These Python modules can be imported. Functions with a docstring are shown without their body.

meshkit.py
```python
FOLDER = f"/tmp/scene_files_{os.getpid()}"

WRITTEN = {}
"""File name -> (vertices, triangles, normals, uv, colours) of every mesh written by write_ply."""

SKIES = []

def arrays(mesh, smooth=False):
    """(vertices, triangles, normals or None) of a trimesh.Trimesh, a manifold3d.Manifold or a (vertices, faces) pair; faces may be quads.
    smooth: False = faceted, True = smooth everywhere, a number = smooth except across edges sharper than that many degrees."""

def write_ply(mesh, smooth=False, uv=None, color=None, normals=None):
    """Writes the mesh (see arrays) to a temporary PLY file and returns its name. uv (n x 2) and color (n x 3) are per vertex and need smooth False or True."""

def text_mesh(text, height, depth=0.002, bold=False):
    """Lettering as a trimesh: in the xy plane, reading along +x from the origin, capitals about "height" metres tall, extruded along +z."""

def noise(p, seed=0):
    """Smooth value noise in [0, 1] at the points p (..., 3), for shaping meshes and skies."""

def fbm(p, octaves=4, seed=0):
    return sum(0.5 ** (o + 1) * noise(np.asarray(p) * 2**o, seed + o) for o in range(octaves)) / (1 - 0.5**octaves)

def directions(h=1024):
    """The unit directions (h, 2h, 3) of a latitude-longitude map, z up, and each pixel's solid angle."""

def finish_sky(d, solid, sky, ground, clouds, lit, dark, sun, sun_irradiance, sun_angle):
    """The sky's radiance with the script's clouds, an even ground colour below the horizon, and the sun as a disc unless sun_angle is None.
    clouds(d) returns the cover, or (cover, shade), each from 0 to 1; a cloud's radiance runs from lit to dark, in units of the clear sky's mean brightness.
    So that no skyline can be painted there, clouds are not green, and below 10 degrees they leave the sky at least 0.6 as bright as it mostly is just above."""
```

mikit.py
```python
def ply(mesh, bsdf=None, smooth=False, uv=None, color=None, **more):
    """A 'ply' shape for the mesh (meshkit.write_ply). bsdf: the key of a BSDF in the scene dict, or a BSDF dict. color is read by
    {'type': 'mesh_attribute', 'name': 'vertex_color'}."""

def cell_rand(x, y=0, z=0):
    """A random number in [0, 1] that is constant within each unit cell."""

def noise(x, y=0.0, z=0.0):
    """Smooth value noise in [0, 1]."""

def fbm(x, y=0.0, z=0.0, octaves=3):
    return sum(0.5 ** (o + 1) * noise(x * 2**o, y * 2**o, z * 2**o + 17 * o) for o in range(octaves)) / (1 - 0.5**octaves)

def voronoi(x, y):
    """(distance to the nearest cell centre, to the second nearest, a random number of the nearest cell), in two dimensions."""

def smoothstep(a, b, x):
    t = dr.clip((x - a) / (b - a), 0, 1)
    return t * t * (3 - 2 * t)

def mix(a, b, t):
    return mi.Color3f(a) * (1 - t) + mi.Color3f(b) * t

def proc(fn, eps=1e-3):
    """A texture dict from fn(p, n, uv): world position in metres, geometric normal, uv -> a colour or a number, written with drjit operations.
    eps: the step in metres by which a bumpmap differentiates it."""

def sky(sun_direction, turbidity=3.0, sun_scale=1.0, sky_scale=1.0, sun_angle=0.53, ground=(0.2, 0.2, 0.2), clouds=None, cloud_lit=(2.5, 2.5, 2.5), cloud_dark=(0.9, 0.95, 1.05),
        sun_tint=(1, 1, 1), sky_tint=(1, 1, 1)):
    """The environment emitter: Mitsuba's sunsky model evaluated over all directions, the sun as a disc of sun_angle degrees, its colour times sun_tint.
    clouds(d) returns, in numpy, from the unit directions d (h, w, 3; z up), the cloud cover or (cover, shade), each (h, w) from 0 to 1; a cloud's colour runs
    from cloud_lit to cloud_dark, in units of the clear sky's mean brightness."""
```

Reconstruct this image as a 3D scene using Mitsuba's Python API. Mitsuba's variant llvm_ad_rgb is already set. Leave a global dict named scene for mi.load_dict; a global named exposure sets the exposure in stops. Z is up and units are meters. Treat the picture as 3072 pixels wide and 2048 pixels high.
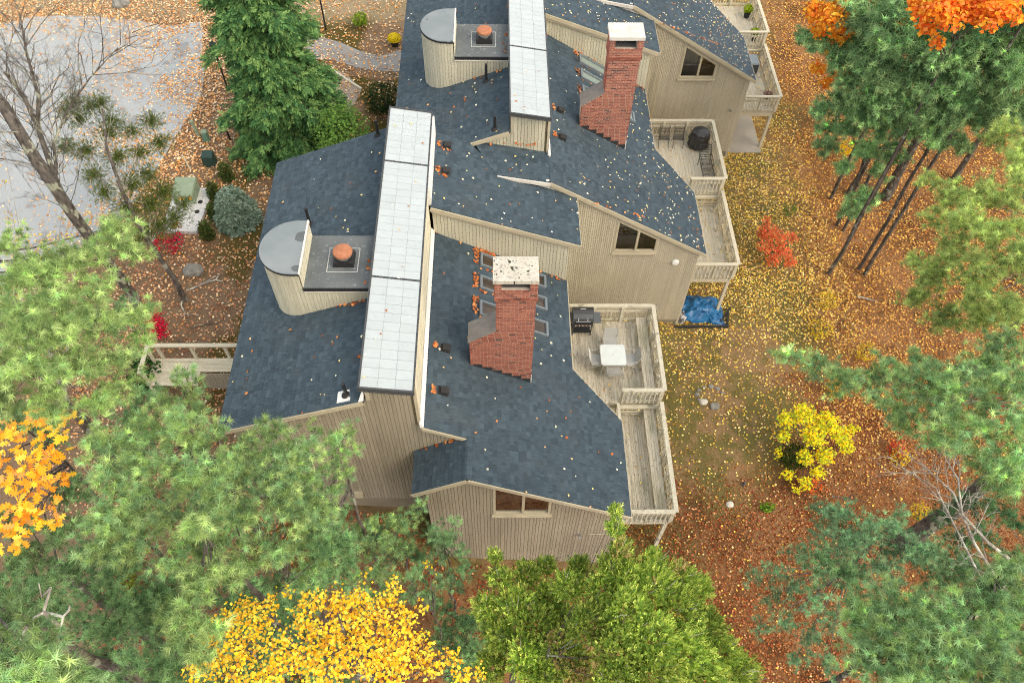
import math
import numpy as np, trimesh, drjit as dr, mitsuba as mi, mikit, meshkit
from shapely import Polygon, box as sbox, Point, LineString
from shapely.prepared import prep
from shapely import affinity
from mikit import noise, fbm, voronoi, cell_rand, smoothstep, mix

T = mi.ScalarTransform4f
scene, labels = {}, {}
rng = np.random.default_rng(11)

# ---------------------------------------------------------------- camera, sky, exposure
CAM = np.array([0.0, 0.0, 27.0])
FWD = np.array([0.0188806, 0.56475181, -0.8250448])
DOWN = np.array([-0.00168547, -0.82517274, -0.56487796])
scene['camera'] = {'type': 'perspective', 'fov': 65.47, 'fov_axis': 'x', 'near_clip': 0.2, 'far_clip': 400.0,
                   'to_world': T().look_at(origin=CAM.tolist(), target=(CAM + FWD).tolist(), up=(-DOWN).tolist())}
scene['sky'] = mikit.sky((0.58, -0.48, 0.66), turbidity=4, sun_scale=0.55, sun_angle=45, clouds=lambda d: 1.0,
                         cloud_lit=(2.3, 2.32, 2.35), ground=(0.14, 0.11, 0.08))
exposure = 2.45

# ---------------------------------------------------------------- helpers
def lin(r, g, b):
    c = np.array([r, g, b]) / 255.0
    return np.where(c <= 0.04045, c / 12.92, ((c + 0.055) / 1.055) ** 2.4)

def nk(base):
    if base not in scene and base not in labels: return base
    i = 1
    while f'{base}_{i:03d}' in scene or f'{base}_{i:03d}' in labels: i += 1
    return f'{base}_{i:03d}'

CNT = {}
def part(parent, name):
    k = f'{parent}__{name}'
    n = CNT.get(k, 0); CNT[k] = n + 1
    return k if n == 0 else f'{k}_{n:03d}'

def thing(name, label, cat, group=None, kind=None):
    k = nk(name)
    labels[k] = {'label': label, 'category': cat}
    if group: labels[k]['group'] = group
    if kind: labels[k]['kind'] = kind
    return k

def structure(name, label):
    labels[name] = {'label': label, 'kind': 'structure'}
    return name

class MB:
    """collects triangles with per-vertex uv (tone) and colour"""
    def __init__(s): s.v, s.f, s.u, s.c, s.n = [], [], [], [], 0
    def add(s, v, f, uv=None, col=None):
        v = np.asarray(v, float).reshape(-1, 3); f = np.asarray(f, int).reshape(-1, 3)
        s.v.append(v); s.f.append(f + s.n); s.n += len(v)
        s.u.append(np.broadcast_to((0.5, 0.5) if uv is None else uv, (len(v), 2)))
        s.c.append(np.broadcast_to((0.5, 0.5, 0.5) if col is None else col, (len(v), 3)))
        return s
    def box(s, x0, x1, y0, y1, z0, z1, uv=None):
        v = [[x, y, z] for x in (x0, x1) for y in (y0, y1) for z in (z0, z1)]
        return s.add(v, BOXF, uv)
    def prism(s, lo, hi, uv=None, tri=None):
        lo, hi = np.asarray(lo, float), np.asarray(hi, float); n = len(lo)
        f = []
        tr = tri if tri is not None else [[0, i, i + 1] for i in range(1, n - 1)]
        for a, b, c in tr: f += [[a, c, b], [n + a, n + b, n + c]]
        for i in range(n):
            j = (i + 1) % n; f += [[i, j, n + j], [i, n + j, n + i]]
        return s.add(np.vstack([lo, hi]), f, uv)
    def bar(s, p, q, w, h, up=(0, 0, 1), uv=None):
        p, q = np.array(p, float), np.array(q, float); d = q - p; d /= np.linalg.norm(d)
        a = np.cross(d, up); a /= np.linalg.norm(a) + 1e-9; b = np.cross(a, d)
        v = [c + sa * a * w / 2 + sb * b * h / 2 for c in (p, q) for sa in (-1, 1) for sb in (-1, 1)]
        return s.add(v, BOXF, uv)
    def tube(s, pts, rad, sides=6, uv=None, col=None, cap=True):
        p = np.asarray(pts, float); m = len(p); r = np.broadcast_to(rad, (m,))
        t = np.gradient(p, axis=0); t /= np.linalg.norm(t, axis=1, keepdims=True) + 1e-12
        ref = np.where(np.abs(t[:, 2:]) < 0.9, [0, 0, 1.0], [1.0, 0, 0])
        a = np.cross(t, ref); a /= np.linalg.norm(a, axis=1, keepdims=True) + 1e-12; b = np.cross(t, a)
        for i in range(1, m):                                   # keep the frame from flipping
            if a[i] @ a[i - 1] < 0.2:
                a[i] = a[i - 1] - t[i] * (a[i - 1] @ t[i]); a[i] /= np.linalg.norm(a[i]) + 1e-9; b[i] = np.cross(t[i], a[i])
        g = np.arange(sides) * 2 * np.pi / sides
        v = p[:, None] + r[:, None, None] * (np.cos(g)[None, :, None] * a[:, None] + np.sin(g)[None, :, None] * b[:, None])
        i, j = np.meshgrid(np.arange(m - 1), np.arange(sides), indexing='ij')
        q = np.stack([i * sides + j, i * sides + (j + 1) % sides, (i + 1) * sides + (j + 1) % sides, (i + 1) * sides + j], -1).reshape(-1, 4)
        f = np.vstack([q[:, [0, 2, 1]], q[:, [0, 3, 2]]])
        v = v.reshape(-1, 3)
        if cap:
            n = len(v); v = np.vstack([v, p[:1], p[-1:]]); k = np.arange(sides); e = (m - 1) * sides
            f = np.vstack([f, np.stack([k * 0 + n, k, (k + 1) % sides], 1), np.stack([k * 0 + n + 1, e + (k + 1) % sides, e + k], 1)])
        return s.add(v, f, uv, col)
    def mesh(s, m, uv=None, col=None): return s.add(m.vertices, m.faces, uv, col)
    def lathe(s, prof, c, n=24, uv=None, col=None):
        g = np.arange(n) * 2 * np.pi / n; pr = np.asarray(prof, float); m = len(pr)
        v = np.stack([pr[:, :1] * np.cos(g) + c[0], pr[:, :1] * np.sin(g) + c[1], np.broadcast_to(pr[:, 1:] + c[2], (m, n))], -1).reshape(-1, 3)
        i, j = np.meshgrid(np.arange(m - 1), np.arange(n), indexing='ij')
        q = np.stack([i * n + j, i * n + (j + 1) % n, (i + 1) * n + (j + 1) % n, (i + 1) * n + j], -1).reshape(-1, 4)
        return s.add(v, np.vstack([q[:, [0, 1, 2]], q[:, [0, 2, 3]]]), uv, col)
    def put(s, key, mat, color=False, uv=False, smooth=False, **more):
        if not s.v: return None
        m = trimesh.Trimesh(np.vstack(s.v), np.vstack(s.f), process=False)
        kw = {}
        if color: kw['color'] = np.vstack(s.c)
        if uv: kw['uv'] = np.vstack(s.u)
        if smooth not in (False, True) and kw: smooth = True
        scene[key] = mikit.ply(m, mat, smooth=smooth, **kw, **more)
        return key

BOXF = [[0, 1, 3], [0, 3, 2], [4, 6, 7], [4, 7, 5], [0, 4, 5], [0, 5, 1], [2, 3, 7], [2, 7, 6], [0, 2, 6], [0, 6, 4], [1, 5, 7], [1, 7, 3]]

def pieces(g):
    return [p for p in getattr(g, 'geoms', [g]) if p.geom_type == 'Polygon' and p.area > 4e-4]

def slab(mb, poly, fr, d0, d1, uv=None):
    """extrude a shapely polygon given in (a, b) to depth d0..d1 through fr(a, b, d) -> xyz"""
    for p in pieces(poly):
        p = p.simplify(1e-5)
        if len(p.interiors) or abs(p.convex_hull.area - p.area) > 1e-6:
            v, f = trimesh.creation.triangulate_polygon(p, engine='earcut')
            v = np.asarray(v); n = len(v)
            lo = [fr(a, b, d0) for a, b in v]; hi = [fr(a, b, d1) for a, b in v]
            ff = np.vstack([np.asarray(f)[:, ::-1], np.asarray(f) + n]); mb.add(np.vstack([lo, hi]), ff, uv)
            for ring in [p.exterior, *p.interiors]:
                c = list(ring.coords)[:-1]; m = len(c)
                q = [fr(a, b, d0) for a, b in c] + [fr(a, b, d1) for a, b in c]
                mb.add(q, sum([[[i, (i + 1) % m, m + (i + 1) % m], [i, m + (i + 1) % m, m + i]] for i in range(m)], []), uv)
            continue
        c = list(p.exterior.coords)[:-1]
        mb.prism([fr(a, b, d0) for a, b in c], [fr(a, b, d1) for a, b in c], uv)

def ground_z(x, y):
    x, y = np.asarray(x, float), np.asarray(y, float)
    xs = x - 0.37 * np.clip(y - 10.35, 0, 60)
    z = np.interp(xs, [-100, -5.6, -4.7, -2.9, -1.7, 0, 2.9, 4.4, 100], [2.65, 2.65, 2.5, 2.3, 1.15, .75, .3, 0, 0])
    w = np.clip((xs + 1) / 4, 0, 1)
    return z - w * 0.0136 * np.clip(y - 10, 0, 60)

# ---------------------------------------------------------------- materials
def bsdf(name, color, rough=0.8, spec=0.3, two=True, **kw):
    c = color if isinstance(color, dict) else {'type': 'rgb', 'value': [float(x) for x in color]}
    b = {'type': 'principled', 'base_color': c, 'roughness': rough, 'specular': spec, **kw}
    scene[name] = {'type': 'twosided', 'b': b} if two else b
    return name

def P(fn, eps=1e-3): return mikit.proc(fn, eps)

def siding_fn(base):
    base = [float(x) for x in base]
    def fn(p, n, uv):
        a = p.x + p.y
        g = fbm(a * 38.0, p.z * 1.6, 3.0, 3)
        w = fbm(p.x * 0.9 + 7, p.y * 0.9, p.z * 0.55, 3)
        t = 0.90 + 0.13 * (uv.x - 0.5) + 0.10 * (g - 0.5) + 0.30 * (w - 0.45)
        streak = smoothstep(0.60, 0.78, fbm(a * 9.0, p.z * 0.35, 11.0, 3))
        return mix(mi.Color3f(base) * t, mi.Color3f(base) * mi.Color3f(0.72, 0.75, 0.68) * t, streak * 0.3)
    return fn
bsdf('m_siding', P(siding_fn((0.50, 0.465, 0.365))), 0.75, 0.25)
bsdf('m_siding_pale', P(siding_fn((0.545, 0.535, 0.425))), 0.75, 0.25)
bsdf('m_siding_dark', P(siding_fn((0.335, 0.305, 0.24))), 0.75, 0.25)  # darker copy for the nearest house: weathering plus tree shade put into the colour
bsdf('m_groove', lin(96, 89, 70), 0.9, 0.1)
bsdf('m_trim', P(lambda p, n, uv: mi.Color3f(0.44, 0.405, 0.305) * (0.85 + 0.3 * fbm(p.x * 3, p.y * 3, p.z * 3, 3))), 0.65, 0.3)
bsdf('m_white_metal', P(lambda p, n, uv: mi.Color3f(0.74, 0.76, 0.76) * (0.88 + 0.2 * fbm(p.x * 2, p.y * 1.2, p.z * 4, 3))), 0.4, 0.5)
bsdf('m_white_board', P(lambda p, n, uv: mi.Color3f(0.62, 0.60, 0.56) * (0.85 + 0.3 * fbm(p.x * 4, p.y * 4, p.z * 8, 3))), 0.6, 0.3)
bsdf('m_concrete', P(lambda p, n, uv: mi.Color3f(0.36, 0.34, 0.30) * (0.75 + 0.5 * fbm(p.x * 2, p.y * 2, p.z * 2, 4))), 0.9, 0.2)
bsdf('m_found', P(lambda p, n, uv: mi.Color3f(0.235, 0.205, 0.155) * (0.8 + 0.4 * fbm(p.x * 2, p.y * 2, p.z * 3, 4))), 0.9, 0.2)

def shingle_fn(dark, lite):
    dark, lite = [float(x) for x in dark], [float(x) for x in lite]
    def fn(p, n, uv):
        gran = noise(p.x * 260, p.y * 260, p.z * 260)
        big = fbm(p.x * 0.45, p.y * 0.45, 2.0, 3)
        t = uv.x + 0.25 * (big - 0.5)
        c = mix(dark, lite, dr.clip(t, 0, 1)) * (0.8 + 0.4 * gran)
        age = smoothstep(0.55, 0.8, fbm(p.x * 1.3, p.y * 1.3, 5.0, 4))
        return mix(c, mi.Color3f(0.11, 0.115, 0.11), age * 0.14)
    return fn
bsdf('m_shingle', P(shingle_fn((0.029, 0.047, 0.064), (0.068, 0.104, 0.136))), 0.85, 0.35)
bsdf('m_shingle_base', (0.03, 0.035, 0.04), 0.9, 0.2)
bsdf('m_membrane', P(lambda p, n, uv: mix((0.155, 0.19, 0.215), (0.235, 0.27, 0.29), fbm(p.x * 1.6, p.y * 1.6, 1.0, 4)) *
     (1 - 0.5 * smoothstep(0.655, 0.665, fbm(p.x * 1.9 + 3.1, p.y * 1.9, 4.0, 3)))), 0.7, 0.3)
bsdf('m_membrane_low', P(lambda p, n, uv: mix((0.075, 0.09, 0.10), (0.145, 0.165, 0.175), fbm(p.x * 2.3, p.y * 2.3, 1.0, 4)) *
     (1 + 0.7 * smoothstep(0.70, 0.76, fbm(p.x * 14, p.y * 14, 4.0, 3)))), 0.7, 0.3)
bsdf('m_caulk', (0.45, 0.46, 0.45), 0.7, 0.3)
bsdf('m_black', (0.018, 0.019, 0.021), 0.45, 0.5)
bsdf('m_black_matte', (0.03, 0.031, 0.033), 0.8, 0.3)
bsdf('m_darkframe', (0.05, 0.055, 0.06), 0.4, 0.5)
bsdf('m_panel', P(lambda p, n, uv: mi.Color3f(0.405, 0.465, 0.495) * (0.93 + 0.06 * uv.x + 0.07 * (fbm(p.x * 2.5, p.y * 2.5, 0.0, 4) - 0.5)
     - 0.05 * smoothstep(0.66, 0.8, fbm(p.x * 7, p.y * 7, 9.0, 3)))), 0.35, 0.5)
bsdf('m_panel_joint', (0.26, 0.285, 0.29), 0.6, 0.3)
def brick_fn(p, n, uv):
    c = mix((0.19, 0.062, 0.046), (0.37, 0.145, 0.10), uv.x)
    c = mix(c, mi.Color3f(0.10, 0.055, 0.05), smoothstep(0.93, 0.97, uv.y))
    return c * (0.75 + 0.5 * fbm(p.x * 30, p.y * 30, p.z * 30, 3))
bsdf('m_brick', P(brick_fn), 0.85, 0.25)
bsdf('m_mortar', P(lambda p, n, uv: mi.Color3f(0.50, 0.43, 0.38) * (0.75 + 0.5 * fbm(p.x * 9, p.y * 9, p.z * 9, 3))), 0.95, 0.1)
def cap_fn(p, n, uv):
    c = mix((0.40, 0.385, 0.335), (0.60, 0.585, 0.53), fbm(p.x * 5, p.y * 5, p.z * 5, 4))
    c = mix(c, mi.Color3f(0.28, 0.27, 0.24), smoothstep(0.56, 0.68, fbm(p.x * 24, p.y * 24, 3.0, 3)) * 0.7)
    return mix(c, mi.Color3f(0.05, 0.055, 0.035), smoothstep(0.70, 0.73, fbm(p.x * 9 + 2, p.y * 9, 8.0, 3)))
bsdf('m_cap', P(cap_fn), 0.9, 0.2)
bsdf('m_cap_clean', P(lambda p, n, uv: mix((0.44, 0.44, 0.42), (0.66, 0.66, 0.63), fbm(p.x * 5, p.y * 5, p.z * 5, 5))), 0.9, 0.2)
bsdf('m_slate', P(lambda p, n, uv: mix((0.13, 0.125, 0.12), (0.27, 0.255, 0.245), fbm(p.x * 6, p.y * 14, p.z * 6, 4))), 0.85, 0.25)
bsdf('m_steel', (0.45, 0.47, 0.48), 0.35, 0.5, metallic=0.8)
bsdf('m_rust', P(lambda p, n, uv: mix((0.30, 0.105, 0.05), (0.42, 0.20, 0.115), fbm(p.x * 12, p.y * 12, p.z * 12, 4))), 0.7, 0.3)
bsdf('m_skyframe', (0.15, 0.185, 0.215), 0.45, 0.5)
def deck_fn(p, n, uv):
    g = fbm(p.x * 42.0 + uv.y * 40, p.y * 1.5 + uv.y * 17, p.z * 3, 4)
    c = mix((0.40, 0.37, 0.295), (0.68, 0.64, 0.53), dr.clip(g * 1.5 - 0.32 + 0.25 * (uv.x - 0.5), 0, 1))
    stain = smoothstep(0.55, 0.75, fbm(p.x * 3.0, p.y * 0.9, 6.0, 4))
    c = mix(c, c * mi.Color3f(0.72, 0.74, 0.68), stain)
    spot = smoothstep(0.70, 0.76, noise(p.x * 22, p.y * 9, 1.0) * 0.7 + 0.3 * noise(p.x * 60, p.y * 30, 2.0))
    return mix(c, mi.Color3f(0.07, 0.068, 0.05), spot * 0.45)
bsdf('m_deck', P(deck_fn), 0.85, 0.2)
def deck_x_fn(p, n, uv):
    g = fbm(p.y * 42.0 + uv.y * 40, p.x * 1.5 + uv.y * 17, p.z * 3, 4)
    return mix((0.42, 0.385, 0.29), (0.64, 0.60, 0.475), dr.clip(g * 1.4 - 0.2 + 0.25 * (uv.x - 0.5), 0, 1))
bsdf('m_deck_x', P(deck_x_fn), 0.8, 0.25)
def clean_deck_fn(p, n, uv):
    g = fbm(p.x * 42.0 + uv.y * 40, p.y * 1.5 + uv.y * 17, p.z * 3, 4)
    return mix((0.40, 0.375, 0.30), (0.60, 0.57, 0.475), dr.clip(g * 1.4 - 0.2 + 0.25 * (uv.x - 0.5), 0, 1))
bsdf('m_deck_clean', P(clean_deck_fn), 0.8, 0.25)
def rail_fn(p, n, uv):
    g = fbm(p.x * 9, p.y * 9, p.z * 9, 4)
    c = mix((0.44, 0.415, 0.325), (0.64, 0.62, 0.51), g)
    return mix(c, mi.Color3f(0.17, 0.165, 0.125), smoothstep(0.62, 0.78, fbm(p.x * 5 + 3, p.y * 5, p.z * 5, 4)) * 0.7)
bsdf('m_rail', P(rail_fn), 0.8, 0.25)
bsdf('m_rail_clean', P(lambda p, n, uv: mix((0.46, 0.43, 0.335), (0.58, 0.55, 0.44), fbm(p.x * 6, p.y * 6, p.z * 6, 3))), 0.75, 0.25)
scene['m_glass'] = {'type': 'thindielectric', 'int_ior': 1.5}
scene['m_glass_roof'] = {'type': 'thindielectric', 'int_ior': 1.22}
bsdf('m_interior', (0.05, 0.045, 0.04), 0.9, 0.1)
scene['m_leaf'] = {'type': 'principledthin', 'base_color': {'type': 'mesh_attribute', 'name': 'vertex_color'}, 'roughness': 0.6, 'diff_trans': 0.7, 'spec_trans': 0.0, 'eta': 1.35}
scene['m_needle'] = {'type': 'principledthin', 'base_color': {'type': 'mesh_attribute', 'name': 'vertex_color'}, 'roughness': 0.55, 'diff_trans': 0.5, 'spec_trans': 0.0, 'eta': 1.35}
scene['m_litter'] = {'type': 'twosided', 'b': {'type': 'diffuse', 'reflectance': {'type': 'mesh_attribute', 'name': 'vertex_color'}}}
scene['m_vcol'] = {'type': 'twosided', 'b': {'type': 'principled', 'base_color': {'type': 'mesh_attribute', 'name': 'vertex_color'}, 'roughness': 0.8, 'specular': 0.2}}
def bark_fn(a, b, lich, amt):
    a, b, lich = ([float(x) for x in q] for q in (a, b, lich))
    def fn(p, n, uv):
        g = fbm(p.x * 14, p.y * 14, p.z * 4, 4)
        c = mix(a, b, dr.clip(g * 1.6 - 0.3, 0, 1))
        return mix(c, mi.Color3f(lich), smoothstep(0.58 - amt, 0.66 - amt, fbm(p.x * 5 + 3, p.y * 5, p.z * 2.6, 4)))
    return fn
bsdf('m_bark', P(bark_fn((0.035, 0.03, 0.026), (0.16, 0.145, 0.13), (0.25, 0.26, 0.22), -0.06)), 0.95, 0.1)
bsdf('m_bark_lichen', P(bark_fn((0.03, 0.028, 0.026), (0.17, 0.155, 0.14), (0.30, 0.32, 0.25), 0.0)), 0.95, 0.1)
bsdf('m_bark_pale', P(bark_fn((0.16, 0.145, 0.125), (0.42, 0.40, 0.37), (0.50, 0.51, 0.45), 0.05)), 0.95, 0.1)
bsdf('m_rock', P(lambda p, n, uv: mix((0.10, 0.10, 0.09), (0.34, 0.335, 0.31), fbm(p.x * 7, p.y * 7, p.z * 7, 4))), 0.9, 0.2)

# ---------------------------------------------------------------- ground, street, paths
def ground_fn(p, n, uv):
    x, y = p.x, p.y
    a = fbm(x * 0.45, y * 0.45, 1.0, 4); b = fbm(x * 3.2, y * 3.2, 2.0, 4); c = noise(x * 34, y * 34, 3.0)
    blade = fbm(x * 16, y * 55, 4.0, 2) * 0.5 + fbm(x * 55, y * 16, 5.0, 2) * 0.5
    grass = mix((0.075, 0.072, 0.022), (0.18, 0.152, 0.058), blade)
    tan = mix((0.14, 0.088, 0.042), (0.31, 0.21, 0.115), blade)
    lawn = mix(grass, tan, smoothstep(0.42, 0.62, a * 0.6 + b * 0.4 - 0.05 * smoothstep(10.5, 6.5, x)))
    duff = mix((0.10, 0.05, 0.021), (0.27, 0.14, 0.064), blade * 0.6 + b * 0.4)
    duff = mix(duff, mix((0.19, 0.10, 0.045), (0.34, 0.19, 0.098), blade), smoothstep(0.44, 0.66, fbm(x * 0.75 + 9, y * 0.75, 12.0, 4)) * 0.75)
    duff = mix(duff, mi.Color3f(0.06, 0.034, 0.017), smoothstep(0.55, 0.75, fbm(x * 1.1, y * 1.1, 9.0, 3)) * 0.6)
    w = smoothstep(-1.2, 1.2, 12.2 - y + 0.55 * (x - 9) + 5 * (a - 0.5)) * smoothstep(5.0, 8.0, x + 4 * (a - .5)) + smoothstep(-1.5, 1.5, x - 12.4 - 0.14 * (y - 15) + 4 * (a - 0.5)) + smoothstep(9.3, 7.6, y)
    right = mix(lawn, duff, dr.clip(w, 0, 1))
    dirt = mix((0.10, 0.066, 0.04), (0.27, 0.19, 0.125), blade * 0.5 + b * 0.5)
    moss = mix((0.045, 0.04, 0.008), (0.11, 0.09, 0.022), blade)
    left = mix(dirt, moss, smoothstep(0.50, 0.66, fbm(x * 0.55 + 4, y * 0.55, 7.0, 4)) * smoothstep(-13, -10, x) * 0.9)
    left = mix(left, mi.Color3f(0.30, 0.25, 0.165) * (0.7 + 0.6 * blade), smoothstep(35.6, 37.2, y) * 0.8)
    return mix(left, right, smoothstep(-4.0, -2.0, x - 0.37 * dr.clip(y - 10.35, 0, 60))) * (0.82 + 0.36 * c)
bsdf('m_ground', P(ground_fn), 0.95, 0.1)
gx = np.r_[-70:-27:3.0, -27:26:0.45, 26:76:3.0]
gy = np.r_[-30:-1:3.0, -1:48:0.45, 48:130:4.0]
X, Y = np.meshgrid(gx, gy, indexing='ij')
flat_left = X - 0.37 * np.clip(Y - 10.35, 0, 60) < -5.6
Z = ground_z(X, Y) + np.where(flat_left, 0, 0.05 * (meshkit.noise(np.stack([X * .8, Y * .8, X * 0], -1)) - 0.5))
i, j = np.meshgrid(np.arange(len(gx) - 1), np.arange(len(gy) - 1), indexing='ij'); L = len(gy)
q = np.stack([i * L + j, (i + 1) * L + j, (i + 1) * L + j + 1, i * L + j + 1], -1).reshape(-1, 4)
structure('ground', 'autumn lawn and leaf-strewn ground around the town houses')
scene['ground'] = mikit.ply(trimesh.Trimesh(np.stack([X, Y, Z], -1).reshape(-1, 3), np.vstack([q[:, [0, 1, 2]], q[:, [0, 2, 3]]]), process=False), 'm_ground', smooth=True)

def asphalt_fn(p, n, uv):
    g = noise(p.x * 60, p.y * 60, 1.0); w = fbm(p.x * 0.6, p.y * 0.6, 2.0, 4)
    c = mix((0.29, 0.325, 0.35), (0.40, 0.43, 0.45), w) * (0.85 + 0.3 * g)
    return mix(c, mi.Color3f(0.16, 0.16, 0.165), smoothstep(0.6, 0.75, fbm(p.x * 1.7, p.y * 1.7, 6.0, 3)) * 0.5)
bsdf('m_asphalt', P(asphalt_fn), 0.9, 0.2)
bsdf('m_path', P(lambda p, n, uv: mix((0.20, 0.205, 0.21), (0.30, 0.30, 0.295), fbm(p.x * 2, p.y * 2, 1.0, 4)) * (0.85 + 0.3 * noise(p.x * 50, p.y * 50, 1.0))), 0.9, 0.2)
bsdf('m_gravel', P(lambda p, n, uv: mix((0.17, 0.135, 0.105), (0.42, 0.37, 0.32), fbm(p.x * 22, p.y * 22, 1.0, 3))), 0.95, 0.2)
def sheet(name, label, pts, z0, z1, mat):
    mb = MB(); slab(mb, Polygon(pts).buffer(0.25).buffer(-0.25), lambda a, b, d: (a, b, d), z0, z1)
    structure(name, label); mb.put(name, mat)
ROAD = [(-60, 33), (-29, 34.6), (-24.87, 35.96), (-23.49, 36.6), (-21.63, 36.73), (-20.1, 36.64), (-18.27, 36.36), (-16.5, 35.87), (-14.98, 36.22), (-14.6, 35.4), (-14.5, 34.54), (-14.32, 33.51), (-13.98, 32.44),
        (-13.8, 31.11), (-13.74, 30.25), (-13.98, 29.2), (-14.2, 28.19), (-14.34, 27.6), (-14.48, 26.51), (-14.75, 25.38), (-15.15, 23.34), (-15.72, 22.13), (-17.2, 20.52), (-19.5, 19), (-60, 14)]
sheet('road', 'grey asphalt turning area scattered with fallen leaves', ROAD, 2.60, 2.675, 'm_asphalt')
PATH = [(-12.5, 37.5), (-10.6, 35.6), (-8.97, 34.9), (-8.67, 35.04), (-7.68, 34.6), (-6.62, 33.89), (-5.62, 33.58), (-4.77, 34.03), (-2.0, 33.6), (-2.0, 32.2), (-4.8, 32.36), (-5.77, 32.43), (-6.74, 32.65), (-7.46, 33.03), (-8.06, 33.25), (-9.2, 33.3), (-13, 36)]
sheet('walkway', 'narrow grey asphalt footpath curving to the second entrance', PATH, 2.60, 2.668, 'm_path')
sheet('gravel_path', 'pale gravel path with stone edging beside the big spruce', [(-7.97, 32.6), (-7.2, 32.2), (-6.35, 31.01), (-6.51, 30.29), (-7.0, 28.9), (-8.0, 26.4), (-9.4, 26.4), (-8.64, 28.0), (-7.75, 29.2), (-8.2, 31.5)], 2.60, 2.662, 'm_gravel')
mb = MB(); mb.bar((-7.97, 32.49, 2.70), (-6.35, 31.01, 2.70), 0.10, 0.10)
k = thing('path_edging', 'low grey timber edging beside the gravel path', 'edging'); mb.put(k, 'm_rail')

# ---------------------------------------------------------------- town houses
ZP = {}
def boards(key, poly, fr, w, mat, d0=0.0, d1=0.02, gap=0.011, jit=0.0):
    """vertical boards: the polygon cut in strips, each a piece of its own"""
    x0, y0, x1, y1 = poly.bounds; a = x0
    while a < x1 - 0.01:
        ww = w * (1 + jit * rng.uniform(-1, 1)); st = poly.intersection(sbox(a + gap / 2, y0 - 1, min(a + ww, x1) - gap / 2, y1 + 1)); a += ww
        tone = (rng.uniform(0, 1), rng.uniform(0, 1))
        for pc in pieces(st):
            mb = MB(); slab(mb, pc, fr, d0, d1, tone); mb.put(part(key, 'board'), mat, uv=True)

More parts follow.
